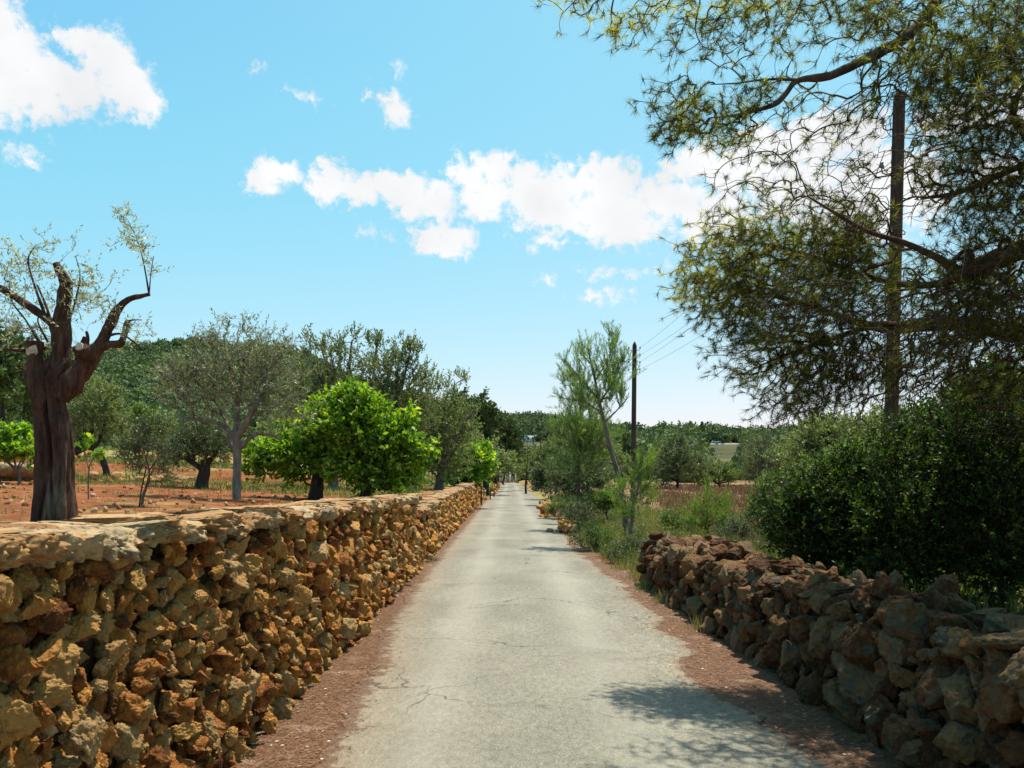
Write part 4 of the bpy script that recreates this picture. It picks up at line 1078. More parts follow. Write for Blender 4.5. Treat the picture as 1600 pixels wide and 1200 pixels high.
tree('pine_sapling', 'bright green pine seedling standing right behind the low rubble wall end', 'sapling', 1108, 17.5,
     [(1105, 800, 24, 34), (1125, 812, 20, 26), (1085, 818, 20, 22), (1104, 775, 8, 14)],
     limbs=[[(1105, 850, 1.2), (1105, 810, .9), (1104, 775, .5)]],
     n=240, bark='bark_pine', leaf='l_sap', nl=30, L=.34, ln=.10, w=.008, tip=.003, clump=.4, **ypk)

bk = dict(bark='bark', nl=12, clump=.34, up=.2, tip=.004, spread=.9)
tree('shrub', 'grey-green bush at the verge left of the leaning pine', 'shrub', 905, 34,
     [(905, 745, 42, 30), (880, 755, 26, 26), (935, 755, 30, 26), (900, 720, 26, 16)], n=900, leaf='l_grey', L=.3, ln=.13, w=.05, tr=.06, **bk)
tree('shrub', 'small grey-green bush beside the far road bend', 'shrub', 860, 48,
     [(862, 742, 24, 26), (845, 748, 14, 20), (878, 730, 18, 24)], n=600, leaf='l_grey', L=.4, ln=.18, w=.07, tr=.06, **bk)
tree('shrub', 'dark bush behind the grey-green verge bush', 'shrub', 868, 60,
     [(866, 712, 26, 24), (888, 705, 22, 26), (850, 722, 16, 18)], n=700, leaf='l_carob', L=.45, ln=.22, w=.09, tr=.08, **bk)
tree('shrub', 'low olive-toned shrub at the foot of the leaning pine', 'shrub', 948, 26,
     [(948, 780, 26, 18), (925, 790, 22, 14), (965, 770, 16, 20)], n=420, leaf='l_light', L=.22, ln=.09, w=.03, tr=.03, **bk)
tree('almond_tree', 'rounded grey-green tree beyond the brown field, nearest the utility pole', 'almond tree', 1058, 82,
     [(1060, 718, 36, 30), (1035, 728, 24, 26), (1088, 728, 26, 24), (1058, 698, 24, 14)], n=1100, bark='bark_dark', leaf='l_grey', nl=11, L=.6, ln=.26, w=.10, tr=.2, clump=.34)
tree('almond_tree', 'low green tree at the brown field edge, right of the rounded one', 'almond tree', 1125, 90,
     [(1120, 738, 28, 16), (1145, 742, 22, 14), (1098, 744, 18, 12)], n=600, bark='bark_dark', leaf='l_light', nl=11, L=.6, ln=.26, w=.10, tr=.15, clump=.34)
tree('almond_tree', 'brownish half-bare tree right of the distant road gap', 'almond tree', 1190, 62,
     [(1185, 712, 26, 32), (1210, 725, 26, 30), (1195, 690, 20, 18), (1168, 735, 14, 20)], n=800, bark='bark', leaf='l_grey', nl=8, L=.5, ln=.2, w=.07, tr=.14, clump=.36)
tree('shrub', 'light green loose shrub behind the middle of the rubble wall', 'shrub', 1215, 14,
     [(1215, 775, 42, 32), (1185, 800, 26, 26), (1240, 800, 34, 28), (1225, 745, 24, 20), (1200, 830, 20, 14)], n=750, leaf='l_light', L=.16, ln=.05, w=.02, tr=.02, **bk)
for px, py, d, rx, ry, lf, lab_ in ((903, 800, 25, 24, 20, 'l_grey', 'low blue-green bush in the verge opposite the small road shadow'), (930, 838, 19.5, 30, 20, 'l_light', 'leafy green weed clump nearest the road in the right verge'), (985, 858, 16.8, 30, 24, 'l_grey', 'grey-green bushy weed between the verge clump and the wall end'), (872, 792, 30, 14, 14, 'l_light', 'little yellow-green bush right of the stone heap'), (1060, 815, 19, 24, 18, 'l_light', 'loose green bush just behind the wall end'), (1150, 830, 16.5, 26, 20, 'l_grey', 'small bush around the foot of the stay wire')):
    tree('shrub', lab_, 'shrub', px, d, [(px, py, rx, ry), (px - rx * .6, py + 6, rx * .6, ry * .7), (px + rx * .7, py + 4, rx * .6, ry * .7)], n=300, leaf=lf, L=.2, ln=.055, w=.02, tr=.02, **bk)
# dense mastic thicket under the big pine
sk = dict(bark='bark_dark', leaf='l_shrub', nl=14, L=.16, ln=.045, w=.022, up=.1, tip=.003, spread=.95, tr=.035, clump=.30, shell=.30)
tree('mastic_shrub', 'dark glossy mastic shrub leaning over the rubble wall top', 'shrub', 1300, 9.6,
     [(1300, 800, 78, 62), (1250, 820, 50, 52), (1345, 800, 60, 70), (1290, 860, 60, 30), (1320, 885, 60, 20), (1330, 735, 44, 40), (1285, 745, 26, 26), (1240, 780, 26, 30)], n=3200, **sk)
tree('mastic_shrub', 'tall dark mastic shrub behind the wall, in the pole\'s shade', 'shrub', 1430, 9.0,
     [(1430, 800, 80, 80), (1385, 830, 60, 60), (1400, 705, 44, 44), (1480, 680, 50, 50), (1480, 790, 70, 90), (1440, 880, 80, 40), (1380, 905, 80, 24)], n=2900, **sk)
tree('mastic_shrub', 'darkest mastic shrub at the right photo edge', 'shrub', 1560, 8.6,
     [(1560, 800, 90, 110), (1620, 780, 90, 130), (1560, 900, 90, 50), (1520, 720, 60, 40), (1560, 640, 70, 60)], n=2900, **sk)
tree('mastic_shrub', 'half-lit green shrub behind the wooden pole foot', 'shrub', 1390, 17,
     [(1360, 735, 60, 40), (1420, 730, 60, 45), (1300, 745, 50, 32), (1475, 720, 60, 50)], n=1600, bark='bark', leaf='l_light', nl=12, L=.25, ln=.08, w=.035, tr=.05, clump=.34)
tree('holm_oak', 'dark holm oak under the pine at the right edge', 'oak tree', 1540, 16,
     [(1540, 655, 90, 60), (1460, 670, 60, 45), (1620, 640, 90, 80), (1580, 720, 90, 60)], n=2000, bark='bark_dark', leaf='l_shrub', nl=12, L=.3, ln=.10, w=.045, tr=.14, clump=.34)
tree('holm_oak', 'dark holm oak behind the wooden pole', 'oak tree', 1330, 26,
     [(1300, 690, 60, 34), (1360, 680, 60, 38), (1260, 705, 36, 28), (1420, 680, 50, 36)], n=1500, bark='bark_dark', leaf='l_carob', nl=12, L=.4, ln=.14, w=.06, tr=.16, clump=.36)

spots = [(832, 95, .62, 1), (845, 112, .8, 1), (822, 140, .85, 1), (838, 165, 1.0, 1), (858, 90, .55, 3), (880, 75, .65, 3), (942, 70, .72, 1), (965, 85, .8, 3), (1002, 62, .55, 3), (915, 120, 1.0, 0), (870, 145, 1.0, 0),
         (985, 130, 1.0, 0), (1025, 140, .9, 1), (1230, 90, .9, 1), (1275, 80, .9, 0), (1330, 75, 1.0, 1), (1400, 60, .9, 1), (1500, 48, .8, 1), (1570, 42, .9, 0), (1180, 125, .8, 1), (960, 160, .9, 3), (1085, 125, .6, 2)]
labs = ['holm oak at the right of the far road, before the posts', 'second holm oak right of the far road', 'holm oak touching the right side of the gateway', 'holm oak behind the gateway on the right', 'small olive by the stone heap', 'olive left of the dark young pine',
        'holm oak seen between the leaning pine and the pole', 'olive behind the leaning pine trunk', 'small olive at the foot of the second wooden pole', 'pine behind the dark young pine', 'pine below the central hill, left of the young pines',
        'pine right of the leaning trunk on the far field side', 'holm oak just right of the second wooden pole', 'holm oak beyond the field, right of the half-bare tree', 'pine showing between the shrub and the pole', 'holm oak directly behind the near wooden pole',
        'holm oak right of the near wooden pole', 'holm oak in the dark under the pine limb', 'pine at the right photo edge beyond the thicket', 'holm oak in front of the distant car', 'olive far behind the leaning pine', 'small lime-green tree left of the road gap']
place(mid, spots, labs, 'trees beyond the right field', used)


# ---- the big pine hanging in from the right
def big_pine():
    g = np.array([5.7, 6.9, float(terr(5.7, 6.9))])
    root = thing('pine_tree', 'large dark pine at the right whose drooping boughs hang over the road', 'pine tree', g)

    def P(px, py, r, d): return np.append(at(px, py, d) - g, r * d / F)
    trunk = [np.array([0, 0, -.2, .24]), np.array([.05, 0, 1.2, .20]), np.array([-.08, .05, 2.6, .18]), np.array([.0, .1, 4.2, .15]), np.array([.1, 0, 5.8, .12]), np.array([0, .1, 7.4, .08]), np.array([.1, .1, 8.8, .03])]
    T0 = lambda z, r: np.array([0, .05, z, r])
    limbs = [trunk,
             [T0(4.6, .11), P(1700, 10, 22, 7.05), P(1560, -70, 18, 6.65), P(1480, -40, 13, 6.35), P(1462, 0, 10, 6.25), P(1440, 35, 9, 6.20), P(1405, 65, 8.5, 6.15), P(1368, 85, 8, 6.15), P(1320, 108, 7, 6.05), P(1290, 120, 6.5, 6.05), P(1246, 126, 4.6, 6.05), P(1225, 150, 4, 6.00), P(1205, 165, 3.4, 6.00), P(1150, 180, 2.2, 5.95), P(1110, 184, 1.2, 5.95)],
             [P(1250, 125, 2.4, 6.05), P(1200, 124, 1.8, 5.95), P(1150, 130, 1.2, 5.90), P(1110, 132, .7, 5.85)],
             [T0(3.0, .1), P(1720, 400, 18, 6.8), P(1600, 392, 15, 6.7), P(1535, 414, 14, 6.6), P(1499, 424, 11, 6.6), P(1469, 405, 6, 6.5), P(1412, 379, 4.5, 6.5), P(1356, 362, 3.4, 6.4), P(1300, 330, 2.4, 6.3), P(1262, 307, 1.3, 6.3)],
             [P(1535, 414, 9, 6.6), P(1480, 440, 7, 6.8), P(1420, 445, 5, 7.0), P(1350, 430, 4, 7.2), P(1270, 400, 3, 7.3), P(1190, 380, 2, 7.4), P(1120, 370, 1, 7.5)],
             [T0(2.4, .12), P(1730, 540, 18, 7.1), P(1600, 524, 15, 7.3), P(1544, 512, 13.5, 7.35), P(1487, 505, 12, 7.4), P(1431, 509, 10.5, 7.4), P(1394, 511, 9.5, 7.4), P(1360, 509, 7, 7.4), P(1330, 501, 6, 7.4), P(1270, 480, 4.4, 7.5), P(1200, 460, 3, 7.6), P(1130, 445, 1.8, 7.6), P(1085, 440, 1, 7.6)],
             [P(1360, 509, 5, 7.4), P(1300, 530, 3.4, 7.3), P(1240, 550, 2.2, 7.2), P(1190, 570, 1.2, 7.2)],
             [T0(3.8, .09), P(1750, 260, 14, 6.5), P(1640, 240, 10, 6.2), P(1600, 205, 7, 6.1), P(1584, 182, 6, 6.1), P(1588, 155, 5, 6.1), P(1605, 120, 3, 6.0), P(1600, 60, 2, 6)],
             [P(1640, 240, 7, 6.2), P(1570, 270, 5, 6.3), P(1500, 300, 3.4, 6.4), P(1440, 310, 2, 6.5)],
             [P(1480, -40, 8, 6.35), P(1380, -60, 6, 6.05), P(1250, -50, 4.5, 5.85), P(1100, -35, 3.2, 5.75), P(980, -15, 2, 5.75), P(900, 0, 1, 5.75)],
             [T0(5.4, .08), np.array([-1.0, -.8, 6.0, .05]), np.array([-2.2, -1.6, 6.3, .03])],
             [T0(3.4, .09), np.array([1.2, -.6, 4.0, .06]), np.array([2.6, -1.0, 4.4, .03])], [T0(4.4, .09), np.array([.8, 1.2, 5.2, .05]), np.array([1.3, 2.6, 5.8, .03])],
             [T0(3.6, .08), np.array([-.2, -1.4, 4.2, .05]), np.array([-.6, -2.8, 4.4, .03])], [T0(2.8, .08), np.array([-.6, -1.5, 3.0, .05]), np.array([-1.4, -3.0, 3.3, .03])]]
    A = Acc(); skel = []
    for i, lb in enumerate(limbs):
        q = smooth_path(np.array(lb), 5); q[:, 3] = np.maximum(q[:, 3], .0025); skel.append((q[:, :3], q[:, 3]))
        n_ = 14 if i == 0 else 9
        V, Fq = tubes(q[None, :, :3], q[None, :, 3], n_)
        V += (np.array([mn.fractal(Vector(v) * 6, .8, 2, 4) for v in V]) * q[:, 3].repeat(n_) * .22)[:, None] * unit(V - np.repeat(q[:, :3], n_, 0))
        A.add(V, Fq)
    A.ob('trunk', M['bark_pine'], root, smooth=True)

    def E(px, py, rx, ry, d, rd=.45): return (at(px, py, d) - g, np.array([rx * d / F, rd, ry * d / F]))
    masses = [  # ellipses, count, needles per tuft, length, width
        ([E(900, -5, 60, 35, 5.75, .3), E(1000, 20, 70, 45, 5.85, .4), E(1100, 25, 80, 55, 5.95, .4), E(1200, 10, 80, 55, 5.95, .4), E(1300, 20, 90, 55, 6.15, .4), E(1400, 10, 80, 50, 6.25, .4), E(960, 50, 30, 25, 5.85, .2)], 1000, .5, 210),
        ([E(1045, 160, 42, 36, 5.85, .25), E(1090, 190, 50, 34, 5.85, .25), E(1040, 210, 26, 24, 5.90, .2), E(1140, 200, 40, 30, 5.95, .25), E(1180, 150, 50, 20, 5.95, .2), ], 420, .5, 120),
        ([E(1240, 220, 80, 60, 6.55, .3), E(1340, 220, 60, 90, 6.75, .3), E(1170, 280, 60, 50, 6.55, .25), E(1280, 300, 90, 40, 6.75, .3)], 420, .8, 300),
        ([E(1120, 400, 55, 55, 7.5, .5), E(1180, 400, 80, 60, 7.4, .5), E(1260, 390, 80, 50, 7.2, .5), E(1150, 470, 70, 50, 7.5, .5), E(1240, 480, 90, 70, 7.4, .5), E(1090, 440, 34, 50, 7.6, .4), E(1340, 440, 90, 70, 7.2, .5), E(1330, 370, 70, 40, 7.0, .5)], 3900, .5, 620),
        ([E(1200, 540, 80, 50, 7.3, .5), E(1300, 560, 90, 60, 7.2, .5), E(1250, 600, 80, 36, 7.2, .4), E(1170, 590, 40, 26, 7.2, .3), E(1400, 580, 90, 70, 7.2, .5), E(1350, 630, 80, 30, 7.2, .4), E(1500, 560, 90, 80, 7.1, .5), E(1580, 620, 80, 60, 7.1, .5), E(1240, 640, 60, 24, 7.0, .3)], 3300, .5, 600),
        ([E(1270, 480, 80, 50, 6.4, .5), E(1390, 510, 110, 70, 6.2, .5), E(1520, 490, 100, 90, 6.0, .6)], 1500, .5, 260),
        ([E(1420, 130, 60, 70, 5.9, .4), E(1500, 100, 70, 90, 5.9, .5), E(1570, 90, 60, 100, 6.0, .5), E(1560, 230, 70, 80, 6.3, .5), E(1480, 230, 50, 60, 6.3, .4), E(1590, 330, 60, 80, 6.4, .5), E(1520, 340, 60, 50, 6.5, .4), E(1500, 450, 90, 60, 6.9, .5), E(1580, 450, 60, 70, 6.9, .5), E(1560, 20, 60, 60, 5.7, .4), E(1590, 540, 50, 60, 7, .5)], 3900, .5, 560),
        ([(np.array([1.2, -.8, 6.2]), np.array([2.3, 2.0, 1.2])), (np.array([-1.1, .7, 6.0]), np.array([1.6, 1.5, .7])), (np.array([.3, 1.6, 6.0]), np.array([1.8, 1.4, .8])), (np.array([1.2, -1.0, 4.6]), np.array([2.2, 2.2, 1.5])), (np.array([.4, .6, 7.4]), np.array([2.2, 2.2, 1.2])), (np.array([-.8, -2.4, 4.2]), np.array([1.8, 1.0, .9])), (np.array([1.8, 1.2, 5.0]), np.array([1.6, 1.8, 1.4])), (np.array([-1.9, -1.3, 3.7]), np.array([1.3, 1.6, .9])), (np.array([-2.3, -.9, 4.1]), np.array([.9, 1.3, .6])), (np.array([-2.2, -2.1, 3.3]), np.array([.7, 1.3, .8])), (np.array([-2.0, -2.9, 3.8]), np.array([.8, 1.0, .6])), (np.array([-1.2, -4.6, 3.6]), np.array([1.8, 1.6, 1.0])), (np.array([.6, -3.6, 3.2]), np.array([1.8, 1.8, 1.0])), (np.array([-1.6, -2.6, 4.3]), np.array([1.3, 1.3, .9])), (np.array([-1.0, -3.6, 3.2]), np.array([1.3, 1.3, .8]))], 12000, .5, 1300)]  # unseen rest of the crown, with lobes added to shade wall and boughs
    allP = []; allR = []; NV = []; NR = []
    TT = []; lab = []   # the third mass is mostly bare drooping twigs
    for mi, (es, cnt, cl, K) in enumerate(masses):
        T, C = ell_targets(es, cnt, cl, .45, K); TT.append(T); lab += [mi] * len(T)
    T = np.concatenate(TT); lab = np.array(lab)
    fl = unit(T * np.array([1, 1, 0])) + np.array([0, 0, -.55]); fl = unit(fl).astype(np.float32)
    PB, R, tp, td = grow(skel, T, tip=.0020, seg=6, sag=-.06, expo=.38, flow=fl, kink=.14, jt=.05)
    V, Fq = tubes(PB, np.clip(R, .0018, .03), 3); mesh_ob('twigs', V, Fq, M['bark_pine'], root, smooth=True)
    dirs = unit(td + R3(len(tp)) * .35 + np.array([0, 0, .15]))
    kp = (lab != 2) | (rng.random(len(lab)) < .3)
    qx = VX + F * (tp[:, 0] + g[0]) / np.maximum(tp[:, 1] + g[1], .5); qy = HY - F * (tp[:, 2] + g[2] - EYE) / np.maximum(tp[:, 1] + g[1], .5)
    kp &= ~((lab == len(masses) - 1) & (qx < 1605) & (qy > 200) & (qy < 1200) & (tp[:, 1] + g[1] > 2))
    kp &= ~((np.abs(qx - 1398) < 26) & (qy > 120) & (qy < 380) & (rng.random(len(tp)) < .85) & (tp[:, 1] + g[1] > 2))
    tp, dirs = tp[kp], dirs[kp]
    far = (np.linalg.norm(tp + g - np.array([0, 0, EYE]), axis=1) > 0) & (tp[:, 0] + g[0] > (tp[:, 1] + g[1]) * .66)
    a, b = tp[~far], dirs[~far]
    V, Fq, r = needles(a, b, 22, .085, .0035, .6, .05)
    lb2 = lab[kp][~far]; qa = qx[kp][~far]; r = np.clip(r + np.repeat(np.where((lb2 == 3) | (lb2 == 1), np.interp(qa, [1080, 1360], [.5, .0]), -.12), 22), 0, 1)  # left boughs coloured paler yellow-green as if sunlit, the remaining tufts darker
    V2, F2, r2 = needles(tp[far], dirs[far], 20, .13, .010, .8, .12)
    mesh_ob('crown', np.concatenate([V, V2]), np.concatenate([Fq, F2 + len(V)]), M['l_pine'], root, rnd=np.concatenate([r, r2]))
    # a few cones
    for q in range(14):
        i = rng.integers(len(a)); c = a[i] - np.array([0, 0, .03]); Vc, Fc2 = ico(2)
        mesh_ob('cone', Vc * np.array([.018, .018, .030]) + c, Fc2, M['bark_pine'], root, smooth=True)


big_pine()


# ---- forest on the hills
def forest(name, label, spots, size, nq, leaf='l_forest'):
    Vs = []; Fs = []; Rs = []; n0 = 0
    pro = []
    for q in range(8):
        k = nq; dirs = unit(R3(k)); dirs[:, 2] = np.abs(dirs[:, 2]) * 1.0 - .25; dirs = unit(dirs)
        lob = 1 + .28 * np.sin(dirs[:, 0] * 4 + q) * np.cos(dirs[:, 1] * 4 + 2 * q) + rng.normal(0, .10, k)
        c = dirs * lob[:, None] * np.array([1, 1, .85]); c[:, 2] += .55
        nrm = unit(dirs + R3(k) * .55); u = unit(np.cross(nrm, R3(k))); v = np.cross(nrm, u)
        s = rng.uniform(.12, .27, (k, 1)) * math.sqrt(110 / nq)
        V = np.stack([c - u * s, c - v * s * .8, c + u * s, c + v * s * .8], 1).reshape(-1, 3); pro.append(V)
    Fb = np.arange(nq * 4).reshape(-1, 4)
    core, cf = ico(2)
    rr = rng.random(len(spots))
    for i, (x, y, s) in enumerate(spots):
        V = pro[rng.integers(8)] * np.array([s, s, s * rng.uniform(.8, 1.3)]) * size; a = rng.uniform(0, 6.283)
        V = V @ rotm(0, 0, a) + np.array([x, y, float(terr(x, y)) + .1])
        Vs.append(V); Fs.append(Fb + n0); n0 += len(V); Rs.append(np.clip(rr[i] * .7 + rng.random(nq) * .3, 0, 1))
    Vq, Fq, Rq = np.concatenate(Vs), np.concatenate(Fs), np.concatenate(Rs)
    # opaque inner crowns
    Vc = []; Fc = []; m0 = len(Vq); Rc = []
    for i, (x, y, s) in enumerate(spots):
        V = core * np.array([.82, .82, .7]) * s * size * (1 + rng.normal(0, .08, (len(core), 1))); V[:, 2] += .5 * s * size
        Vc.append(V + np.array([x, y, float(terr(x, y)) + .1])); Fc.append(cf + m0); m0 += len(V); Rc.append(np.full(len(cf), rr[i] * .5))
    o = mesh_ob(name, np.concatenate([Vq] + Vc), [np.concatenate(Fc), Fq], M[leaf], rnd=np.concatenate([np.concatenate(Rc), Rq]))
    tag(o, label, 'forest', kind='stuff')


clear = [(1088, 1178, 694, 712), (792, 872, 690, 704), (780, 814, 725, 760), (1138, 1165, 668, 672)]   # gaps through which the far road and houses show


def scatter(n, pxr, y0f, y1f, smin, smax, pw=1.0):
    out = []
    for i in range(n):
        px = rng.uniform(*pxr); a = np.interp(px, SKX, SK0) + y0f; b = np.interp(px, SKX, SKR) + y1f
        y = a + (b - a) * rng.random() ** pw; x = (px - VX) / F * y; z = float(terr(x, y)); py = HY - F * (z - EYE) / y
        s = rng.uniform(smin, smax); top = py - F * s * 4.2 * 1.3 / y
        if any(c[0] < px < c[1] and top < c[3] and py > c[2] for c in clear): continue
        out.append((x, y, s))
    return out


forest('forest', 'dense dark green pine wood covering the rounded hill on the left', scatter(6600, (-260, 700), 0, 12, .45, 1.05, .8), 3.5, 120)
forest('forest', 'dark pine wood on the low central ridge behind the road end', scatter(1500, (690, 960), 0, 12, .6, 1.1, .8), 4.6, 210)
forest('forest', 'long low belt of pines along the horizon on the right', scatter(2300, (930, 1900), 0, 14, .6, 1.15, .7), 4.2, 210)


# ---- grass and low plants (stuff)
def blades(x, y, h, w, lean=.35, clumpdir=None):
    n = len(x); z = terr(x, y)
    a = rng.uniform(0, 6.283, n); tl = rng.uniform(0, lean, n)
    d = np.stack([np.cos(a) * tl, np.sin(a) * tl, np.ones(n)], -1) * h[:, None]
    b = rng.uniform(0, 6.283, n); s = np.stack([np.cos(b), np.sin(b), 0 * b], -1) * w[:, None] / 2
    c = np.stack([x, y, z - .01], -1)
    V = np.stack([c - s, c + s, c + d * .55 + s * .8, c + d], 1)
    return V.reshape(-1, 3), np.arange(4 * n).reshape(-1, 4)


def clumps(n, fx, per, spread):
    pts = np.array([fx() for _ in range(n)]); x = np.repeat(pts[:, 0], per); y = np.repeat(pts[:, 1], per); s = np.repeat(pts[:, 2], per)
    x = x + rng.normal(0, 1, len(x)) * spread * s; y = y + rng.normal(0, 1, len(y)) * spread * s
    return x, y, s, np.repeat(rng.random(n), per)


def fv():
    y = 13.2 + 42 * rng.random() ** 1.5
    edge = np.interp(y, [13, 14.3, 18.2, 20.6, 24, 28, 45, 60], [2.0, 2.0, 1.85, 1.8, 1.85, 2.0, 2.35, 2.5])
    return edge + .15 + rng.gamma(1.5, 1.0), y, rng.uniform(.6, 1.3)


x, y, s, rr = clumps(1500, fv, 46, .13)
k = (x > np.interp(y, [13, 20, 60], [1.9, 1.75, 2.3])) & ~((y < 13.9) & (x < 3.4)); x, y, s, rr = x[k], y[k], s[k], rr[k]
h = rng.uniform(.10, .40, len(x)) * s * np.interp(x, [1.8, 2.6], [.55, .95]); V, Fq = blades(x, y, h, np.full(len(x), .006) * (1 + y * .02), .7)
tag(mesh_ob('verge_grass', V, Fq, M['weed'], rnd=np.clip(rr + rng.normal(0, .12, len(rr)), 0, 1)), 'tangle of green and straw-coloured weeds along the right verge', 'grass', kind='stuff')
# broad-leaved weeds and blossom dots in the verge
pts = np.array([fv() for _ in range(900)]); k = ~((pts[:, 1] < 13.9) & (pts[:, 0] < 3.5)); pts = pts[k]
base = np.stack([pts[:, 0], pts[:, 1], terr(pts[:, 0], pts[:, 1])], -1)
V, Fq, r = leaves(np.repeat(base, 3, 0), unit(R3(len(base) * 3) * .45 + np.array([0, 0, 1.])), 20, .36, .05, .018, .9, .1)
tag(mesh_ob('verge_weeds', V, Fq, M['l_light'], rnd=r), 'low leafy weeds growing through the right verge grass', 'weeds', kind='stuff')
p = base[rng.integers(0, len(base), 900)] + np.stack([rng.normal(0, .15, 900), rng.normal(0, .15, 900), rng.uniform(.2, .42, 900)], -1)
V, Fq, r = leaves(p, unit(R3(900)), 3, .01, .022, .02, 1, .2)
tag(mesh_ob('wildflowers', V, Fq, M['flower'], rnd=r), 'tiny yellow and white blossoms among the verge weeds', 'flowers', kind='stuff')


def fs():
    y = 14.5 + 98 * rng.random() ** 1.5; return rng.uniform(.13, .62) * y + 2, y, rng.uniform(.6, 1.3)


x, y, s, rr = clumps(5200, fs, 12, .3)
h = rng.uniform(.12, .4, len(x)) * s; V, Fq = blades(x, y, h, .012 + y * .0006, .4)
tag(mesh_ob('dry_stubble', V, Fq, M['drygrass'], rnd=np.clip(rr + rng.normal(0, .15, len(rr)), 0, 1)), 'reddish brown dry stubble across the open field on the right', 'dry grass', kind='stuff')


def fr():
    y = 8 + 12 * rng.random(); return 3.5 + rng.random() * .45 * y, y, rng.uniform(.5, 1.1)


x, y, s, rr = clumps(420, fr, 34, .16)
h = rng.uniform(.12, .45, len(x)) * s; V, Fq = blades(x, y, h, .008 + y * .0004, .5)
tag(mesh_ob('field_grass', V, Fq, M['grass'], rnd=np.clip(rr * .6 + rng.normal(0, .1, len(rr)), 0, 1)), 'rough green grass behind the low rubble wall', 'grass', kind='stuff')


def fl():
    y = 24 + 60 * rng.random(); return -(3.5 + rng.random() * .62 * y), y, rng.uniform(.5, 1.3)


x, y, s, rr = clumps(2600, fl, 22, .32)
h = rng.uniform(.06, .24, len(x)) * s; V, Fq = blades(x, y, h, .01 + y * .0007, .5)
tag(mesh_ob('orchard_grass', V, Fq, M['grass'], rnd=np.clip(rr + rng.normal(0, .1, len(rr)), 0, 1)), 'patchy green and straw grass under the left orchard trees', 'grass', kind='stuff')


def fo():
    y = 8.5 + 18 * rng.random(); return -(3 + rng.random() * .62 * y), y, rng.uniform(.5, 1.2)


x, y, s, rr = clumps(420, fo, 14, .12)
h = rng.uniform(.04, .14, len(x)) * s; V, Fq = blades(x, y, h, .006 + y * .0004, .6)
tag(mesh_ob('soil_weeds', V, Fq, M['grass'], rnd=np.clip(rr + rng.normal(0, .1, len(rr)), 0, 1)), 'thin short weeds on the red earth behind the tall wall', 'grass', kind='stuff')
# small tufts at the wall foot
for i, (x0, y0, lab_) in enumerate(((2.12, 11.6, 'dry grass tuft at the shaded foot of the rubble wall'), (2.08, 12.9, 'green grass tuft where the rubble wall ends'), (2.2, 9.6, 'straw tuft by the middle of the rubble wall foot'), (-1.58, 17.2, 'small green tuft at the foot of the long left wall'))):
    n = 110; x = x0 + rng.normal(0, .07, n); y = y0 + rng.normal(0, .14, n)
    V, Fq = blades(x, y, rng.uniform(.06, .26, n) * (1 if i < 3 else .5), np.full(n, .008), .6)
    V = V - np.array([x0, y0, 0]); o = mesh_ob('grass_tuft', V, Fq, M['weed'], rnd=rng.random(n) * .4 + (.5 if i in (0, 2) else 0)); o.location = (x0, y0, 0)
    tag(o, lab_, 'grass tuft', 'tufts at the wall feet')
# soil clods and stones on the red earth
B = Acc()
for i in range(900):
    y = 9 + 34 * rng.random(); x = -(2.7 + rng.random() * .62 * y); s = rng.uniform(.02, .07) * (1 + y * .02)
    put_rock(B, PR[2], (x, y, float(terr(x, y)) + s * .2), (s, s, s * .6))
tag(B.ob('clods', noise_mat('red_clod', [(.3, (.24, .08, .03)), (.55, (.38, .16, .07)), (.75, (.5, .32, .18))], scale=3, use_rnd=.6)), 'scattered red clods and small stones on the orchard soil', 'clods', kind='stuff')


# ---- stone heaps, terraces and rocks
def heap(name, label, cat, pts, mat='stone', sub=3, group=None):
    if name == 'stone_heap':
        c0 = np.array([pts[0][0], pts[0][1], float(terr(pts[0][0], pts[0][1]))]); root = thing(name, label, cat, c0, group)
        for (x, y, z, s) in pts:
            A = Acc(); put_rock(A, PRb[3], np.array([x, y, z]) - c0, (s * rng.uniform(.9, 1.4), s * rng.uniform(.9, 1.3), s * rng.uniform(.6, .9))); A.ob('stone', M[mat], root)
        return root
    root_loc = np.array(pts[0][:3]) * 1.0; root_loc[2] = float(terr(pts[0][0], pts[0][1]))
    A = Acc()
    for (x, y, z, s) in pts: put_rock(A, PRb[sub] if sub > 2 else PR[2], np.array([x, y, z]) - root_loc, (s * rng.uniform(.9, 1.4), s * rng.uniform(.9, 1.3), s * rng.uniform(.6, .9)))
    o = A.ob(name, M[mat]); o.location = tuple(root_loc); return tag(o, label, cat, group)


pts = []
for i in range(90):
    px = rng.normal(858, 7); d = rng.uniform(28, 52) if False else rng.uniform(34, 44); g = gnd(px + rng.normal(0, 3), d); pts.append((g[0], g[1], g[2] + rng.uniform(.02, .45) * (1 - abs(px - 855) / 40), rng.uniform(.08, .18)))
heap('stone_heap', 'heap of ochre stones on the right verge by the grey bushes', 'stone heap', pts)
pts = []
for i in range(34):
    g = gnd(rng.normal(880, 7), rng.uniform(25, 31)); pts.append((g[0], g[1], g[2] + rng.uniform(.0, .12), rng.uniform(.05, .13)))
heap('stone_heap', 'smaller scatter of stones on the verge in front of the larger heap', 'stone heap', pts)


def terrace(label, x0, y0, x1, y1, h, sub=3):
    n = int(math.hypot(x1 - x0, y1 - y0) * 4.5); pts = []
    for i in range(n):
        t = rng.random(); x, y = x0 + (x1 - x0) * t, y0 + (y1 - y0) * t
        for q in range(2): pts.append((x + rng.normal(0, .12), y + rng.normal(0, .08), float(terr(x, y - .8)) + rng.uniform(0, h), rng.uniform(.12, .26)))
    return heap('terrace_wall', label, 'terrace wall', pts, 'stone', 2)


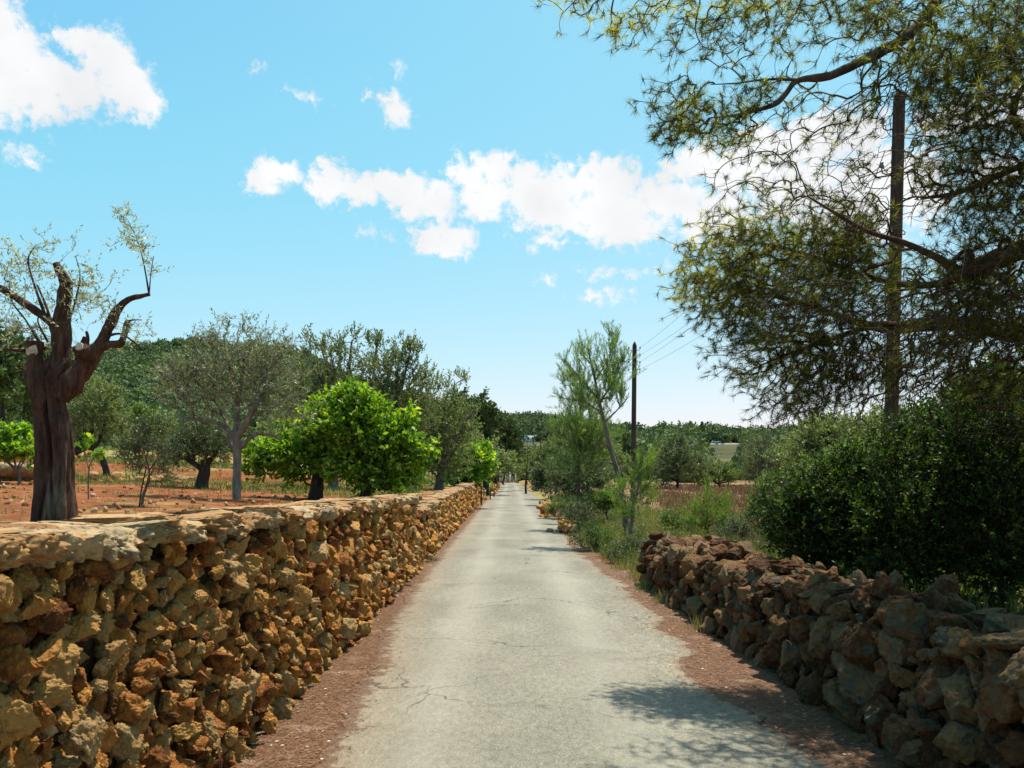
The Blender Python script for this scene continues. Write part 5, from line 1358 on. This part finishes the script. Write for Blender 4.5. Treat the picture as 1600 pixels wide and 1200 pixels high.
def TX(px, d): return (px - VX) / F * d
terrace('low dry-stone terrace wall crossing the orchard behind the almond trunk', TX(110, 41), 31.8 + 0, TX(255, 42), 34.5, .45)
terrace('longer terrace wall on the slope below the hill trees', TX(230, 54), 52.5, TX(375, 55), 53.5, .6)
terrace('short stub of terrace wall left of the fig trunk', TX(402, 35), 34.2, TX(450, 35), 34.4, .5)
terrace('broken line of stones low on the orchard floor right of the almond tree', TX(175, 28), 26.5, TX(250, 28), 27.2, .15)
for i, (px, d, s, lab_) in enumerate(((262, 27, .42, 'pale boulder beside the terrace stones'), (250, 27.5, .3, 'smaller pale boulder left of the bigger one'), (22, 44, .95, 'big rounded brown boulder above the fig bush'), (10, 24, .7, 'long flat pale rock at the left edge of the orchard'), (300, 30, .3, 'boulder hidden behind the stout olive trunk'))):
    A = Acc(); put_rock(A, PRb[4], (0, 0, s * .3), (s * 1.5, s, s * .6), rotm(0, .1, .3)); o = A.ob('boulder', M['stone' if i == 2 else 'cap']); g = gnd(px, d); o.location = tuple(g); tag(o, lab_, 'boulder', 'boulders in the orchard')
# pale farm track behind the figs
ys = np.linspace(0, 1, 20); xa = TX(380, 62) + (TX(560, 50) - TX(380, 62)) * ys; yb = 62 + (50 - 62) * ys
X = np.stack([xa, xa], 1); Y = np.stack([yb - 1.5, yb + 1.7], 1); Z = terr(X, Y) + .06
idx = np.arange(40).reshape(20, 2); o = mesh_ob('track', np.stack([X, Y, Z], -1).reshape(-1, 3), np.stack([idx[:-1, 0], idx[1:, 0], idx[1:, 1], idx[:-1, 1]], -1), M['concrete']); tag(o, kind='structure')


# ---- utility poles, wires
def pole_thing(label, base, top, rb, rt, ins, loc_d):
    root = thing('utility_pole', label, 'utility pole', base, 'wooden utility poles'); b = np.asarray(base)
    p = smooth_path([(0, 0, -.3), tuple((np.asarray(top) - b) * .5), tuple(np.asarray(top) - b)], 5); r = np.linspace(rb, rt, len(p))
    V, Fq = tubes(p[None], r[None], 14); A = Acc(); A.add(V, Fq)
    e = p[-1]; cone = [(e + np.array([0, 0, t * rt * 2.2])) for t in (0, .35, .7, 1.)]
    V, Fq = tubes(np.array([cone]), np.array([[rt, rt * .85, rt * .5, rt * .04]]), 14); A.add(V, Fq)
    A.ob('post', M['pole'], root, smooth=True)
    out = []
    for (dz, side) in ins:
        t = 1 + dz / (p[-1][2]); c = p[-1] * t
        H = Acc(); sx = side
        hook = np.array([c + np.array([sx * rt * .8, 0, 0]), c + np.array([sx * (rt + .10), 0, -.03]), c + np.array([sx * (rt + .17), 0, .0]), c + np.array([sx * (rt + .18), 0, .10])])
        V, Fq = tubes(hook[None], np.full((1, 4), .012), 6); H.add(V, Fq)
        ho = H.ob('insulator_hook', M['metal'], root, smooth=True)
        I = Acc(); cc = c + np.array([sx * (rt + .18), 0, .09])
        V, Fq = tubes(np.array([[cc + np.array([0, 0, z]) for z in (0, .01, .04, .05, .06, .09, .10, .115)]]), np.array([[.01, .045, .042, .028, .028, .036, .03, .003]]), 10); I.add(V, Fq)
        I.ob('insulator', M['ceramic'], ho, smooth=True)
        out.append(b + cc + np.array([0, 0, .055]))
    return root, out


ins4 = [(-.22, 1), (-.62, 1), (-1.0, 1), (-1.4, 1), (-.22, -1), (-1.0, -1), (-1.4, -1)]
b1 = gnd(1387, 15); t1 = at(1405, 158, 15.0)
p1, w1 = pole_thing('near tall wooden pole with a pointed top half hidden by pine boughs', b1, t1, .128, .105, [(-.5, -1), (-.9, 1), (-1.3, -1), (-1.75, 1)], 15)
b2 = gnd(989, 45); t2 = at(991.5, 541, 45)
p2, w2 = pole_thing('dark wooden pole with brown insulators right of the leaning young pine', b2, t2, .14, .12, ins4, 45)
b3 = gnd(868, 96); t3 = at(868, 648, 96)
p3, w3 = pole_thing('distant wooden pole poking above the dark young pine\'s left side', b3, t3, .14, .11, [(-.3, 1), (-.7, 1), (-.3, -1), (-.7, -1)], 96)
b4 = gnd(845, 139); t4 = at(845, 676, 139)
p4, w4 = pole_thing('farthest wooden pole above the bushes right of the gateway', b4, t4, .14, .11, [(-.3, 1), (-.3, -1)], 139)
b5 = gnd(833, 170); t5 = at(833, 686, 170)
p5, w5 = pole_thing('thin dark pole in front of the distant white roof', b5, t5, .12, .10, [(-.3, 1)], 170)
nm = ['topmost', 'second', 'third', 'lowest']


def wire(a, b, sag, label, r=.006):
    t = np.linspace(0, 1, 28)[:, None]; P = a + (b - a) * t; P[:, 2] -= sag * 4 * t[:, 0] * (1 - t[:, 0])
    V, Fq = tubes((P - a)[None], np.full((1, 28), r), 5); o = mesh_ob('overhead_wire', V, Fq, M['wire'], smooth=True); o.location = tuple(a)
    tag(o, label, 'wire', 'overhead wires')


for i in range(4):
    wire(w2[i], w1[i], .25, nm[i] + ' overhead wire between the near pointed pole and the pole by the leaning pine')
    wire(w2[i], w3[i], .35, nm[i] + ' overhead wire leading on from the pole by the leaning pine to the distant pole', .008)
# guy wire with egg insulator
ga = np.array([TX(1148, 16.5), 16.5, float(terr(TX(1148, 16.5), 16.5)) - .05]); gb = at(1383, 235, 15)
root = thing('guy_wire', 'steel stay wire slanting from the near pole down behind the rubble wall', 'guy wire', ga)
V, Fq = tubes(np.array([[ga * 0, (gb - ga) * .5, gb - ga]]), np.full((1, 3), .008), 6); mesh_ob('cable', V, Fq, M['wire'], root, smooth=True)
V, Fq = tubes(np.array([[ga * 0, (gb - ga) * .10, (gb - ga) * .20]]), np.full((1, 3), .016), 6); mesh_ob('anchor_rod', V, Fq, M['metal'], root, smooth=True)
dv = unit(gb - ga); c = (gb - ga) * .832
V, Fq = tubes(np.array([[c - dv * .09, c - dv * .06, c, c + dv * .06, c + dv * .09]]), np.array([[.01, .045, .055, .045, .01]]), 10); mesh_ob('strain_insulator', V, Fq, M['ceramic_w'], root, smooth=True)
# loose branch stump beside the far road
tree('dead_tree', 'thin bare dark sapling standing at the right road edge near its end', 'dead tree', 822, 78,
     [(828, 745, 8, 12)], limbs=[[(822, 775, 2), (821.5, 755, 1.5), (824, 740, 1), (829, 730, .8), (828, 705, .5)], [(821.5, 752, 1), (824, 720, .5), (823.5, 688, .4)]], n=26, bark='bark_dark', leaf='l_carob', nl=2, L=.3, ln=.15, w=.06, tip=.01)
for i, (px, d, h, lab_) in enumerate(((752, 49, 1.05, 'dark fence post behind the end of the long wall'), (766, 60, .95, 'rusty thin post at the tail of the long wall'), (772, 66, .6, 'short rusty post just past the tail of the long wall'))):
    g = gnd(px, d); 
    if i: g = np.array([TX(px, d), d, 0.])
    V, Fq = tubes(np.array([[(0, 0, -.1), (0, 0, h * .5), (.01, 0, h), (.01, 0, h + .02)]]), np.array([[.045, .045, .04, .005]]), 8); o = mesh_ob('fence_post', V, Fq, M['metal' if i else 'pole'], smooth=True); o.location = tuple(g)
    tag(o, lab_, 'post', 'posts by the wall end')
pts = []
for i in range(150):
    d = rng.uniform(70, 105); pts.append((TX(np.interp(d, [70, 105], [769, 778]), d) + rng.normal(0, .12), d, rng.uniform(0, .85), rng.uniform(.14, .24)))
heap('stone_wall', 'short far stub of orange wall beyond the posts on the left road edge', 'stone wall', pts, 'stone', 2)

# ---- gateway at the road end
gy = 186.0; root = thing('gateway', 'white gate pillars with orange wall pieces closing the road end', 'gateway', (TX(797, gy), gy, 0))
def GX(px): return TX(px, gy) - TX(797, gy)
for px, h, w in ((786, 1.95, .28), (790.2, 1.9, .22), (797, 2.3, .42), (805.5, 1.95, .3)):
    A = Acc(); A.box((GX(px), 0, h / 2), (w / 2, .25, h / 2)); A.box((GX(px), 0, h + .06), (w / 2 + .06, .31, .06)); A.ob('pillar', M['white'], root)
for a, b, h in ((778, 785, 1.15), (791.3, 795.3, 1.35), (806.7, 811, 1.6)):
    A = Acc(); A.box((GX((a + b) / 2), .05, h / 2), ((GX(b) - GX(a)) / 2, .18, h / 2)); A.ob('wall_panel', M['orange'], root)
for a, b, h in ((787, 789.3, 1.7), (799, 804, 1.7)):
    A = Acc()
    A.box((GX((a + b) / 2), .02, h - .03), ((GX(b) - GX(a)) / 2, .02, .03)); A.box((GX((a + b) / 2), .02, .13), ((GX(b) - GX(a)) / 2, .02, .03))
    n = max(3, int((GX(b) - GX(a)) / .07))
    for k in range(n): A.box((GX(a) + (GX(b) - GX(a)) * (k + .5) / n, .02, h / 2 + .08), (.022, .014, h / 2 - .12))
    A.ob('gate', M['dark'], root)


def house(label, px, py, wpx, h, dpth, mat='white', flat=True, chim=False):
    g = hit(px, py); w = wpx * g[1] / F
    root = thing('house', label, 'house', g, 'white houses on the far slopes')
    A = Acc(); A.box((0, dpth / 2, h / 2 - .6), (w / 2, dpth / 2, h / 2 + .6)); A.ob('walls', M[mat], root)
    A = Acc()
    if flat: A.box((0, dpth / 2, h + .18), (w / 2 + .25, dpth / 2 + .25, .16)); A.ob('roof', M['white'], root)
    else:
        V = np.array([[-w / 2 - .3, -.3, h], [w / 2 + .3, -.3, h], [w / 2 + .3, dpth + .3, h], [-w / 2 - .3, dpth + .3, h], [-w / 2 - .3, dpth / 2, h + 1.3], [w / 2 + .3, dpth / 2, h + 1.3]])
        A.add(V, [[0, 1, 5, 4], [2, 3, 4, 5], [0, 3, 2, 1]]); A.add(V, [[0, 4, 3], [1, 2, 5]]); A.ob('roof', M['tile'], root)
    if chim:
        A = Acc(); A.box((w * .25, dpth / 2, h + .9), (.35, .35, .6)); A.box((w * .25, dpth / 2, h + 1.6), (.45, .45, .08)); A.ob('chimney', M['white'], root)
    n = max(2, int(w / 3.2))
    for k in range(n):
        x = -w / 2 + w * (k + .5) / n
        A = Acc(); A.box((x, -.02, h * .55), (.5, .03, .6)); A.ob('window' if k != n // 2 else 'door', M['dark'], root)
    return root


house('low white flat-roofed house between the far poles', 832, 690, 26, 3.0, 7, chim=False)
house('small tan house left of the dark round tree near the road end', 803, 694, 10, 3.0, 6, 'concrete')
house('little white house with a chimney behind the gateway', 812, 722, 9, 3.2, 5, chim=True)
house('white house among the horizon pines on the right', 1148, 668, 16, 3.4, 8)
house('tan house just right of the second wooden pole', 1001, 684, 12, 3.0, 7, 'concrete', False)
house('ochre farmhouse on the central slope', 850, 672, 9, 3.0, 6, 'orange', False)

# ---- far road with a car, cypresses, retaining wall
gc = hit(1118, 694)
def far_road():
    ys = np.linspace(1090, 1175, 30); P = []
    for px in ys:
        x = TX(px, gc[1]); P.append((x, gc[1]))
    P = np.array(P); z0 = np.max([terr(q[0], q[1] - 3) for q in P]) + .2
    zc = np.full(len(P), max(float(gc[2]) + .3, z0 * .5 + float(gc[2]) * .5))
    A = Acc()
    for i in range(len(P) - 1):
        A.box(((P[i, 0] + P[i + 1, 0]) / 2, gc[1] + 1.0, zc[0] - 2), ((P[i + 1, 0] - P[i, 0]) / 2, 4.2, 2))
    o = A.ob('far_road', M['concrete']); tag(o, kind='structure')
    return zc[0]


zc = far_road()
# guard wall below the road
A = Acc(); w = TX(1152, gc[1]) - TX(1108, gc[1]); A.box((0, 0, 1.2), (w / 2, .25, 2.0)); A.box((0, 0, 3.25), (w / 2 + .1, .35, .08))
o = A.ob('retaining_wall', M['concrete']); o.location = (TX(1130, gc[1]), gc[1] - 4.2, zc - 4.0); tag(o, 'pale retaining wall below the distant road with the white car', 'retaining wall')
car = thing('car', 'white hatchback driving along the distant road', 'car', (gc[0], gc[1] - 1, zc))
prof = [(-2.1, .35), (-2.1, .85), (-1.9, .95), (-1.6, 1.42), (.3, 1.45), (1.05, .98), (1.95, .86), (2.1, .65), (2.1, .35)]
A = Acc(); n = len(prof); V = [(x, -.85, z) for x, z in prof] + [(x, .85, z) for x, z in prof]
A.add(V, [[i, (i + 1) % n, n + (i + 1) % n, n + i] for i in range(n)]); A.add(V, [list(range(n))[::-1], list(range(n, 2 * n))]); A.ob('body', M['carpaint'], car)
A = Acc(); A.add([(-1.65, -.86, .95), (.85, -.86, .98), (.25, -.86, 1.36), (-1.45, -.86, 1.34)], [[0, 1, 2, 3]]); A.add([(-1.65, .86, .95), (.85, .86, .98), (.25, .86, 1.36), (-1.45, .86, 1.34)], [[3, 2, 1, 0]]); A.ob('side_windows', M['dark'], car)
for x in (-1.3, 1.3):
    for y in (-.8, .8):
        V, Fq = tubes(np.array([[(x, y - .1, .32), (x, y + .1, .32)]]), np.full((1, 2), .32), 14); A = Acc(); A.add(V, Fq); A.add(V[:14], np.arange(14)[None]); A.add(V[14:], np.arange(14)[None]); A.ob('wheel', M['rubber'], car)
cyp = None
for i, (px, py, h) in enumerate(((1097, 690, 9.0), (1113, 690, 7.0), (1131, 690, 6.0), (1124, 690, 5.0))):
    g = np.array([TX(px, gc[1] + 8), gc[1] + 8, 0]); g[2] = float(terr(g[0], g[1]))
    if cyp is None:
        cyp = thing('cypress', 'x', 'cypress', g)
        k = 500; z = rng.random(k); rad = .75 * np.sqrt(z) * (1 - z) ** .45 * 1.6; a = rng.uniform(0, 6.283, k)
        c = np.stack([np.cos(a) * rad, np.sin(a) * rad, .4 + z * 7.5], -1)
        V, Fq, r = leaves(c, unit(np.stack([np.cos(a) * .3, np.sin(a) * .3, np.ones(k)], -1)), 2, .3, .6, .3, .3, .5); mesh_ob('crown', V, Fq, M['l_forest'], cyp, rnd=r * .5)
        V, Fq = tubes(np.array([[(0, 0, -.2), (0, 0, 4)]]), np.array([[.14, .05]]), 6); mesh_ob('trunk', V, Fq, M['bark_dark'], cyp)
        c0 = cyp
    else: c0 = copy_tree(cyp, g, i)
    c0.scale = (h / 8,) * 3
    tag(c0, ('tallest dark cypress, leftmost behind the distant road', 'cypress directly above the distant white car', 'shorter cypress right of the distant car', 'smallest cypress between the others behind the car')[i], group='cypresses behind the distant road')
